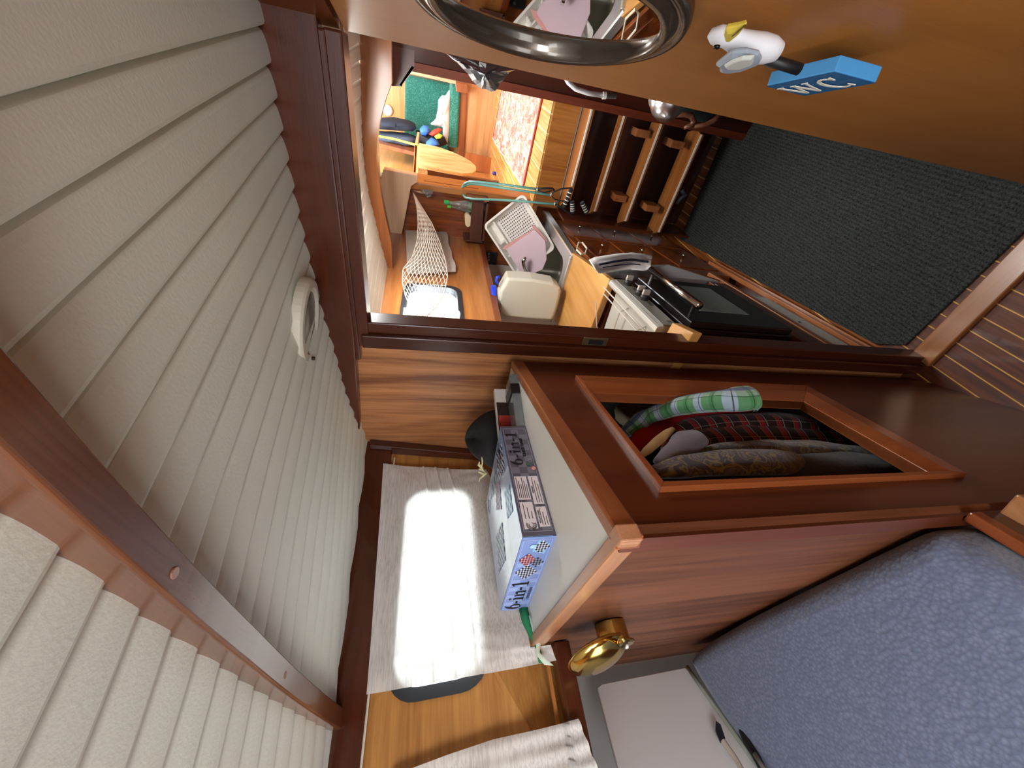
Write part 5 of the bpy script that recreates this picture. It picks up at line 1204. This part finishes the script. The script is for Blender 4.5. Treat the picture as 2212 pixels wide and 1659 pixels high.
for k, pts in enumerate((((1455, 250), (1478, 247), (1493, 250), (1499, 262), (1490, 272), (1478, 276)), ((1500, 273), (1522, 270), (1542, 261), (1556, 248)))):
    m = MB(); m.tube([P(a, b, YP(2.0)) for a, b in pts], [.008, .011, .013, .013, .011, .008][:len(pts)], 10); item('wood_knee', m, wood('knee teak', '#5a3020', '#8a5a44', 'x'), ('upper' if k == 0 else 'lower') + ' curved wooden knee beside the steps, next to the steel bowl', 'wood knee', smooth=True)
m = MB(); m.prism([P(x, y, YP(2.05)) for x, y in ((1462, 225), (1545, 245), (1530, 268), (1500, 262), (1495, 250), (1460, 246))], (0, .04, 0)); item('toolbag', m, plain('dark canvas', '#1c2426', .9), 'dark green canvas bag in the corner right of the steps', 'bag', bevel=.01)
m = MB(); m.tube([P(a, b, YP(2.3)) for a, b in ((1472, 410), (1476, 418), (1482, 420), (1470, 428), (1462, 440))], .012, 8); item('pipe_bend', m, plain('grey pipe', '#5a5c66', .4), 'small grey pipe bend in the dark below the lowest step', 'pipe', smooth=True)
tb = thing('white_tube', gfp(.10, -1.245, .03), 'small white tube with a red end on the ledge below the oven', 'tube')
m = MB(); q = P(1548, 659, off(GF, .03)); q2 = P(1570, 667, off(GF, .03)); m.tube([q, q2], .008, 10); obj('body', m, WPL, tb)
m = MB(); m.tube([q2, P(1582, 670, off(GF, .03))], .0085, 10); obj('cap', m, plain('dull red', '#8c4438', .5), tb)
# ================================================================ saloon
GRN = fabric('green weave', '#1f6a5c', '#4a9482', scale=160, bump=.3)
st = thing('settee', R(-.75, 4.8, -.6), 'green upholstered settee with a mahogany front and arm in the saloon beyond', 'settee')
def ypb(pts, y, dy, **k): return MB().prism([P(a, b, YP(y)) for a, b in pts], (0, dy, 0))
obj('front_panel', ypb([(1008, 176), (1084, 186), (1066, 306), (1060, 352), (1004, 345)], 4.72, .05), wood('settee front', '#a87646', '#d0a070', 'x', band=14), st)
obj('front_rail', ypb([(995, 190), (1009, 193), (1002, 345), (988, 342)], 4.70, .05), W_MIDX, st, bevel=.004)
obj('seat_cushion', ypb([(973, 178), (996, 184), (989, 322), (966, 318)], 4.67, .50), GRN, st, bevel=.03, bseg=4)
obj('back_cushion', ypb([(875, 160), (978, 182), (970, 330), (873, 330)], 5.08, .10), GRN, st, bevel=.03, bseg=4)
obj('arm', ypb([(983, 176), (1010, 182), (1012, 200), (1006, 203), (985, 198)], 4.60, .5), W_MIDX, st, bevel=.006)
obj('side_rail', ypb([(889, 152), (895, 150), (986, 172), (984, 182), (887, 160)], 4.60, .5), wood('side rail', '#b88a68', '#dab592', 'z'), st, bevel=.004)
m = MB(); q = [P(x, y, YP(4.5)) for x, y in ((906, 132), (1092, 178), (1092, 166), (908, 118))]; m.prism(q, (0, .05, 0))
item('bulkhead_board', m, W_PALE, 'pale oak board standing right of the green settee', 'board', bevel=.004)
bk = thing('book', P(925, 155, YP(4.62)), 'white book with a blue band in the rack right of the settee', 'book')
obj('cover', ypb([(898, 143), (952, 154), (950, 162), (896, 151)], 4.62, .12), plain('book white', '#dcdce6', .5), bk, bevel=.002)
obj('band', ypb([(944, 152.5), (947, 153), (945.5, 161), (942.5, 160.5)], 4.617, .01), plain('book blue', '#20307c', .5), bk)
m = ypb([(953, 154), (984, 161), (983, 168), (951, 162)], 4.64, .1); item('book', m, plain('brown spine', '#6a3c24', .6), 'brown book in the rack beside the white one', 'book', bevel=.002)
# soft heaps
def heap(name, outline, y, th, mat, label, cat, seed, parent=None, amp=.25, squash=1):
    a = [P(px, py, YP(y)) for px, py in outline]
    n0 = len(a); a = [a[i].lerp(a[(i + 1) % n0], t) for i in range(n0) for t in (0, .5)]
    c = sum(a, Vector()) / len(a); rings = []
    for k in range(9):
        t = PI * k / 8 ; f = max(.03, math.sin(t)) ** .55; d = th * math.cos(t)
        rings.append([c + (p - c) * f + Vector((0, -d + amp * th * noise.noise(p * 9 + Vector((seed, 0, t))), amp * th * .5 * noise.noise(p * 12 + Vector((0, seed, t * 2))))) for p in a])
    m = MB().loft(rings)
    if parent: return obj(name, m, mat, parent, smooth=True)
    return item(name, m, mat, label, cat, smooth=True)
WC_ = plain('white cotton', '#e8e8e4', .9, bump=.4, bscale=30)
heap('sweater', [(973, 193), (975, 240), (974, 290), (967, 316), (957, 300), (958, 275), (940, 272), (930, 268), (941, 259), (945, 240), (948, 216), (954, 206), (962, 206), (968, 196)], 4.75, .10, WC_, 'white cotton sweater heaped against the seat of the green settee', 'sweater', 2)
heap('duffel_bag', [(800, 256), (850, 254), (882, 260), (896, 269), (899, 276), (892, 281), (850, 279), (800, 275)], 4.62, .14, plain('navy canvas', '#1e2838', .8), 'dark navy duffel bag on top of the grey one', 'bag', 5)
heap('duffel_bag', [(800, 284), (840, 286), (880, 290), (900, 297), (898, 308), (889, 315), (850, 306), (800, 297)], 4.60, .14, plain('slate canvas', '#4a5668', .8), 'slate grey duffel bag lying under the navy one', 'bag', 7)
heap('shoe', [(906, 279), (915, 271), (926, 273), (929, 284), (920, 293), (909, 290)], 4.55, .06, plain('bright blue cloth', '#3f78d8', .7), 'blue and black swim shoe at the back of the colourful pile', 'shoe', 1)
heap('shoe', [(920, 307), (932, 297), (945, 303), (950, 312), (935, 315), (921, 312)], 4.50, .06, plain('bright blue cloth', '#3f78d8', .7), 'blue swim shoe at the front of the colourful pile', 'shoe', 4)
heap('black_bag', [(899, 281), (912, 286), (935, 288), (960, 296), (966, 310), (950, 316), (915, 312), (900, 300)], 4.64, .10, plain('black cloth', '#14151a', .7), 'black bag under the colourful swim things', 'bag', 9)
heap('red_cloth', [(926, 290), (935, 281), (948, 276), (956, 280), (948, 287), (933, 294)], 4.52, .04, plain('red cloth', '#c8402c', .7), 'red and orange cloth on the black bag', 'cloth', 3)
heap('lime_cloth', [(938, 294), (948, 288), (957, 292), (952, 299), (942, 300)], 4.49, .03, plain('lime cloth', '#b7d84a', .7), 'lime green cloth between the blue shoes and the white sweater', 'cloth', 6)
m = MB(); m.tube([P(a, b, YP(y_)) for a, b, y_ in ((800, 291, 4.43), (850, 300, 4.0), (902, 314, 3.60))], .008, 6); item('luggage_strap', m, plain('yellow strap', '#d8d428', .6), 'yellow strap stretched in front of the slate grey bag', 'strap')
obj_ = MB().prism([P(a, b, YP(4.35)) for a, b in ((805, 306), (904, 331), (904, 339), (805, 316))], (0, .3, 0)); item('side_shelf', obj_, W_MIDY, 'mahogany side shelf carrying the duffel bags', 'shelf', bevel=.004)
# drop-leaf table
tbl = thing('saloon_table', P(900, 350, YP(3.72)), 'pale oak drop leaf table with a rounded leaf hanging down', 'table')
leaf = [(906, 309), (925, 312), (950, 318), (975, 327), (1000, 338), (1018, 349), (1028, 359), (1029, 368), (1020, 374), (1000, 375), (960, 368), (904, 357)]
lb = [P(x, y, YP(3.55)) for x, y in leaf]
m = MB(); m.prism(lb, (-.035, .05, 0)); obj('leaf', m, [wood('leaf oak', '#b08850', '#dcc08a', 'z', rough=.5, band=30, coat=.1)], tbl, bevel=.003)
obj('hinge_rail', ypb([(896, 312), (906, 314), (903, 386), (892, 384)], 3.60, .06), wood('rail oak', '#c08a50', '#dcae74', 'x'), tbl, bevel=.003)
m = MB(); q = [P(x, y, YP(3.60)) for x, y in ((896, 312), (892, 384))]; m.loft([[q[0], q[1], q[1] + Vector((0, .5, 0)), q[0] + Vector((0, .5, 0))], [v + Vector((0, 0, -.02)) for v in (q[0], q[1], q[1] + Vector((0, .5, 0)), q[0] + Vector((0, .5, 0)))]]); obj('top', m, W_PALE, tbl)
m = MB(); q = P(905, 372, YP(3.85)); m.box(Vector((q.x, 3.85, CZ - .27)), (.05, .05, .66)); obj('leg', m, W_DARK, tbl)
obj('bracket', ypb([(920, 365), (965, 376), (1000, 381), (960, 385), (930, 378)], 3.75, .03), W_DARK, tbl)
# rug
def rug_mat():
    m, nt, b = base_mat('kilim'); N = nt.nodes; L = nt.links
    tc = N.new('ShaderNodeTexCoord'); mp = N.new('ShaderNodeMapping'); mp.inputs['Scale'].default_value = (1, .55, 1); L.new(tc.outputs['Object'], mp.inputs['Vector'])
    v = N.new('ShaderNodeTexVoronoi'); v.distance = 'MANHATTAN'; v.inputs['Scale'].default_value = 34; v.inputs['Randomness'].default_value = .7; L.new(mp.outputs['Vector'], v.inputs['Vector'])
    cr = N.new('ShaderNodeValToRGB'); cr.color_ramp.interpolation = 'CONSTANT'; e = cr.color_ramp.elements
    e[0].position = 0; e[0].color = hexc('#c08c80'); e[1].position = .40; e[1].color = hexc('#ece4d0')
    for p, c in ((.58, '#cfa28e'), (.70, '#d8b48c'), (.82, '#b07468')):
        x = e.new(p); x.color = hexc(c)
    sx = N.new('ShaderNodeSeparateXYZ'); L.new(v.outputs['Color'], sx.inputs[0]); L.new(sx.outputs['X'], cr.inputs['Fac'])
    n = N.new('ShaderNodeTexNoise'); n.inputs['Scale'].default_value = 90; L.new(mp.outputs['Vector'], n.inputs['Vector'])
    n2 = N.new('ShaderNodeValToRGB'); n2.color_ramp.elements[0].position = .45; n2.color_ramp.elements[1].position = .55; n2.color_ramp.elements[0].color = (.55, .42, .36, 1); n2.color_ramp.elements[1].color = (1, 1, 1, 1); L.new(n.outputs['Fac'], n2.inputs['Fac'])
    mx = N.new('ShaderNodeMix'); mx.data_type = 'RGBA'; mx.blend_type = 'MULTIPLY'; mx.inputs['Factor'].default_value = .8
    L.new(cr.outputs['Color'], mx.inputs['A']); L.new(n2.outputs['Color'], mx.inputs['B']); L.new(mx.outputs['Result'], b.inputs['Base Color']); b.inputs['Roughness'].default_value = 1
    return m
rc = [P(x, y, ZP(-.598)) for x, y in ((1090, 184), (1176, 203), (1131, 404), (1066, 299))]
rc[0] = R(-.12, 4.25, -.598); rc[1] = R(-.12, 2.62, -.598)
m = MB(); m.prism(rc, (0, 0, .008)); rg_ = thing('rug', sum(rc, Vector()) / 4, 'red and cream patterned kilim rug on the saloon sole', 'rug'); obj('field', m, rug_mat(), rg_)
BD = plain('rug border', '#b0504a', .9)
for a, b in ((rc[0], rc[3]), (rc[1], rc[2])):
    m = MB(); m.bar(a + Vector((0, 0, .006)), b + Vector((0, 0, .006)), .02, .008); obj('border', m, BD, rg_)
m = MB(); q = [rc[3].lerp(rc[2], k / 14) + Vector((.006 * math.sin(k * 2.1), .01 * math.cos(k * 1.7), .008)) for k in range(15)]; m.tube(q, .006, 5); obj('fringe', m, plain('rug fringe', '#e0d0c0', .9), rg_)
# little things on the saloon sole, step at the table foot
m = MB(); m.lathe([(.0, 0), (.016, .0), (.018, .02), (.010, .035), (0, .036)], P(1071, 375, ZP(-.598)), (0, 0, 1), 14); item('bottle_cap', m, plain('violet plastic', '#3a3cae', .4), 'small violet blue bottle cap standing on the saloon sole below the table', 'cap', smooth=True)  # loose bottle cap on the sole
m = MB(); c = P(1054, 392, ZP(-.598)); m.lathe([(.02, 0), (.014, .03), (.002, .06)], c, (0, 0, 1), 10); item('paper_cone', m, plain('white paper', '#e8e4d8', .6), 'small white paper cone on the saloon sole near the post', 'paper')
m = MB(); m.prism([P(x, y, YP(4.55)) for x, y in ((1006, 330), (1062, 342), (1070, 380), (1000, 362))], (0, .04, 0)); struct('trim_14', m, wood('saloon plinth', '#945430', '#b87446', 'x'))
m = MB(); m.lathe([(.05, 0), (.055, .015), (.045, .035), (.0, .045)], P(838, 238, YP(5.2)), (0, -1, 0), 24); pl_ = item('wall_lamp', m, plain('lamp opal', '#f0efe8', .3), 'small round white lamp on the saloon panel above the duffel bags', 'lamp', smooth=True)

# ================================================================ clothes in the locker
def plaid(name, bg, bands, rough=.9):
    """woven checks; bands: (uv axis, frequency, phase, width, colour)"""
    m, nt, b = base_mat(name); N = nt.nodes; L = nt.links
    uv = N.new('ShaderNodeUVMap'); uv.uv_map = 'UVMap'; sx = N.new('ShaderNodeSeparateXYZ'); L.new(uv.outputs['UV'], sx.inputs[0])
    prev = None; col = hexc(bg)
    for ax_, fr, ph, wd, c, op_ in bands:
        a = N.new('ShaderNodeMath'); a.operation = 'MULTIPLY_ADD'; a.inputs[1].default_value = fr; a.inputs[2].default_value = ph; L.new(sx.outputs[ax_], a.inputs[0])
        f = N.new('ShaderNodeMath'); f.operation = 'FRACT'; L.new(a.outputs[0], f.inputs[0])
        l = N.new('ShaderNodeMath'); l.operation = 'LESS_THAN'; l.inputs[1].default_value = wd; L.new(f.outputs[0], l.inputs[0])
        o = N.new('ShaderNodeMath'); o.operation = 'MULTIPLY'; o.inputs[1].default_value = op_; L.new(l.outputs[0], o.inputs[0])
        mx = N.new('ShaderNodeMix'); mx.data_type = 'RGBA'; mx.inputs['B'].default_value = hexc(c); L.new(o.outputs[0], mx.inputs['Factor'])
        if prev is None: mx.inputs['A'].default_value = col
        else: L.new(prev, mx.inputs['A'])
        prev = mx.outputs['Result']
    L.new(prev, b.inputs['Base Color']); b.inputs['Roughness'].default_value = rough; b.inputs['Sheen Weight'].default_value = .2
    return m
def garment(name, path, mat, label, cat, th=.6, seed=0, n=20, parent=None, amp=.12, bell=False):
    """cloth tube: path of (px, py, half width px, depth behind the locker front)"""
    cen = [P(x, y, (lfp(0, 0, -d), ln)) for x, y, r_, d in path]; rad = [r_ / F * (c - EYE).length * .97 for c, (x, y, r_, d) in zip(cen, path)]
    M = 8; C2, R2 = [], []
    for i in range(len(cen) - 1):
        for k in range(M):
            t = k / M; C2.append(cen[i].lerp(cen[i + 1], t)); R2.append(rad[i] + (rad[i + 1] - rad[i]) * (3 * t * t - 2 * t ** 3))
    C2.append(cen[-1]); R2.append(rad[-1]); L_ = len(C2)
    C3 = [C2[max(0, i - 2)] * .2 + C2[max(0, i - 1)] * .2 + C2[i] * .2 + C2[min(L_ - 1, i + 1)] * .2 + C2[min(L_ - 1, i + 2)] * .2 for i in range(L_)]; C3[0], C3[-1] = C2[0], C2[-1]
    me = bpy.data.meshes.new(name); vs, fs, uvs = [], [], []; dist = 0
    for i in range(L_):
        t = (C3[min(i + 1, L_ - 1)] - C3[max(i - 1, 0)]).normalized(); s = t.cross(ln).normalized(); o = s.cross(t).normalized()
        if i: dist += (C3[i] - C3[i - 1]).length
        e = 1 if 0 < i < L_ - 1 else (.86 if not bell else 1)
        for k in range(n):
            a = 2 * PI * k / n; rr = R2[i] * e * (1 + amp * noise.noise(Vector((math.cos(a) * 1.6 + seed, math.sin(a) * 1.6, dist * 14))))
            fold = 1 + amp * .8 * math.sin(3 * a + seed + dist * 9)
            vs.append(C3[i] + s * rr * math.cos(a) + o * rr * th * math.sin(a) * fold)
    for i in range(L_ - 1):
        for k in range(n): fs.append((i * n + k, i * n + (k + 1) % n, (i + 1) * n + (k + 1) % n, (i + 1) * n + k))
    fs.append(tuple(range(n))[::-1]); fs.append(tuple((L_ - 1) * n + k for k in range(n)))
    base = worldloc(parent) if parent else sum(C3, Vector()) / L_
    me.from_pydata([tuple(v - base) for v in vs], [], fs); me.update(); uvl = me.uv_layers.new(name='UVMap')
    dl = [0]
    for i in range(1, L_): dl.append(dl[-1] + (C3[i] - C3[i - 1]).length)
    for pl in me.polygons:
        pl.use_smooth = True
        ks = [me.loops[li].vertex_index for li in pl.loop_indices]
        wrap = any(v % n == n - 1 for v in ks) and any(v % n == 0 for v in ks)
        for li in pl.loop_indices:
            v = me.loops[li].vertex_index; k = v % n
            if wrap and k == 0: k = n
            uvl.data[li].uv = (dl[v // n] * 10, k / n * 2 * PI * (sum(R2) / L_) * 10)
    me.materials.append(mat); bm = bmesh.new(); bm.from_mesh(me); bmesh.ops.recalc_face_normals(bm, faces=bm.faces); bm.to_mesh(me); bm.free()
    o = bpy.data.objects.new(name, me); C.objects.link(o); o.parent = parent; o.location = (0, 0, 0) if parent else base
    if not parent: set_props(o, label, cat)
    return o
def cloth_thing(name, px, py, label, cat):
    return thing(name, P(px, py, (lfp(0, 0, -.1), ln)), label, cat)
GP = plaid('green plaid', '#86a892', [(1, 1.1, .1, .36, '#2f7f3c', .7), (0, 2.0, .2, .30, '#a8b4d0', .75), (0, 2.0, .62, .20, '#2f7a3c', .6), (1, 1.1, .55, .22, '#26357c', .75), (0, 4, .0, .05, '#141f28', .9), (1, 3.3, .3, .06, '#182a30', .8)])
garment('shirt', [(1350, 905, 30, .16), (1372, 876, 34, .14), (1400, 866, 26, .13), (1418, 862, 10, .12)], plain('khaki cotton', '#8a7a5c', .9, bump=.5, bscale=60), 'khaki shirt, farthest in the locker, its folded sleeve uppermost', 'shirt', seed=1, amp=.3)
t1 = cloth_thing('shirt', 1500, 880, 'green, white and blue checked shirt hanging in the locker', 'shirt')
garment('sleeve', [(1350, 935, 16, .11), (1395, 900, 24, .07), (1450, 880, 30, .03), (1520, 868, 32, -.01), (1580, 862, 34, -.035), (1626, 858, 33, -.045)], GP, '', '', seed=3, parent=t1, bell=True, amp=.08)
garment('shirt', [(1345, 945, 10, .14), (1400, 915, 15, .12), (1440, 895, 12, .11), (1480, 888, 8, .11)], plain('black cotton', '#121214', .9), 'black shirt squeezed between the green checked and the red one', 'shirt', seed=4)
t2 = cloth_thing('polo_shirt', 1500, 900, 'red polo shirt with a white and navy striped cuff', 'shirt')
RDM = plain('red cotton', '#a3121f', .85, bump=.3, bscale=80)
garment('sleeve', [(1355, 975, 16, .12), (1395, 945, 25, .10), (1440, 912, 22, .09), (1490, 896, 17, .08), (1560, 887, 11, .07), (1618, 882, 10, .066)], RDM, '', '', seed=6, parent=t2, amp=.08)
garment('cuff', [(1616, 882, 10.6, .0655), (1628, 880.5, 10.6, .065)], plaid('cuff stripes', '#e6e4e2', [(0, 9, .35, .5, '#20243c', 1)]), '', '', seed=6, parent=t2, amp=.02, bell=True)
garment('shirt', [(1624, 915, 14, .16), (1640, 880, 12, .15), (1700, 878, 10, .15), (1760, 882, 8, .15)], plain('dark green check', '#20302a', .9), 'dark green shirt glimpsed behind the red checked one', 'shirt', seed=7)
RP_ = plaid('dark red plaid', '#2a1416', [(0, 2.1, .0, .30, '#a01c22', .85), (1, 1.6, .15, .10, '#8c2428', .5), (0, 2.1, .62, .045, '#c8c0bc', .8), (0, 2.1, .02, .03, '#c08a4c', .6), (1, 1.6, .6, .03, '#b0a8a0', .5)])
t3 = cloth_thing('shirt', 1600, 930, 'dark red checked flannel shirt in the middle of the locker', 'shirt')
garment('sleeve', [(1430, 955, 14, .11), (1480, 925, 26, .095), (1560, 912, 26, .085), (1680, 912, 28, .08), (1790, 922, 24, .08), (1860, 935, 14, .085)], RP_, '', '', seed=8, parent=t3, amp=.12)
garment('body', [(1440, 975, 18, .11), (1520, 945, 26, .10), (1650, 942, 30, .10), (1780, 950, 26, .10), (1850, 955, 12, .10)], RP_, '', '', seed=12, parent=t3, amp=.15)
def flw():
    m, nt, b = base_mat('fleece jacquard'); N = nt.nodes; L = nt.links
    tc = N.new('ShaderNodeTexCoord'); n = N.new('ShaderNodeTexNoise'); n.inputs['Scale'].default_value = 26; n.inputs['Detail'].default_value = 1; n.inputs['Distortion'].default_value = 2.2; L.new(tc.outputs['Object'], n.inputs['Vector'])
    cr = N.new('ShaderNodeValToRGB'); e = cr.color_ramp.elements; e[0].position = .42; e[0].color = hexc('#4a4a52'); e[1].position = .5; e[1].color = hexc('#8a7e62'); x = e.new(.56); x.color = hexc('#4c4650'); x = e.new(.64); x.color = hexc('#6c6670')
    L.new(n.outputs['Fac'], cr.inputs['Fac']); L.new(cr.outputs['Color'], b.inputs['Base Color']); b.inputs['Roughness'].default_value = 1; b.inputs['Sheen Weight'].default_value = .15
    return m
FLC = flw(); FLP = plain('fleece grey', '#77717f', 1, sheen=.2, bump=.4, bscale=120, var=.2)
t4 = cloth_thing('fleece_jacket', 1600, 1010, 'thick grey patterned fleece jacket nearest in the locker', 'jacket')
garment('collar', [(1420, 1000, 12, .05), (1455, 975, 20, .045), (1485, 955, 30, .04), (1508, 945, 24, .04)], FLP, '', '', seed=14, parent=t4, amp=.08)
garment('sleeve', [(1500, 985, 12, .065), (1560, 972, 20, .06), (1660, 968, 22, .06), (1780, 972, 20, .065), (1900, 985, 16, .07)], FLC, '', '', seed=16, parent=t4, amp=.15)
garment('sleeve', [(1410, 1020, 18, .05), (1480, 1008, 30, .042), (1580, 1000, 32, .04), (1680, 998, 30, .045), (1718, 992, 20, .05)], FLC, '', '', seed=18, parent=t4, amp=.12)
garment('body', [(1430, 1035, 16, .07), (1560, 1025, 26, .07), (1700, 1015, 34, .07), (1820, 1010, 36, .075), (1960, 1012, 26, .08)], plain('fleece charcoal', '#33353a', 1, sheen=.15, bump=.4, bscale=100), '', '', seed=20, parent=t4, amp=.1)
HGW = wood('hanger wood', '#9a7a4c', '#c2a070', 'y', rough=.5)
for k, pts in enumerate((((1385, 985, 7, .060), (1400, 972, 10, .052), (1425, 950, 11, .045), (1440, 936, 9, .04), (1454, 926, 6, .04)), ((1400, 905, 6, .10), (1418, 893, 9, .09), (1434, 883, 7, .085)))):
    garment('coat_hanger', list(pts), HGW if k == 0 else wood('hanger wood pink', '#8c6450', '#b08670', 'y'), ('pale wooden coat hanger end between the red polo and the grey fleece', 'brownish wooden coat hanger end below the green checked shirt')[k], 'coat hanger', th=.6, seed=k, amp=.05)
m = MB(); m.tube([lfp(.17, SZ - .04, -.20), lfp(FL - .02, SZ - .04, -.20)], .012, 12); item('clothes_rod', m, plain('rod steel', '#8c8c8c', .3, 1.0), 'steel clothes rod running under the locker top', 'rod')
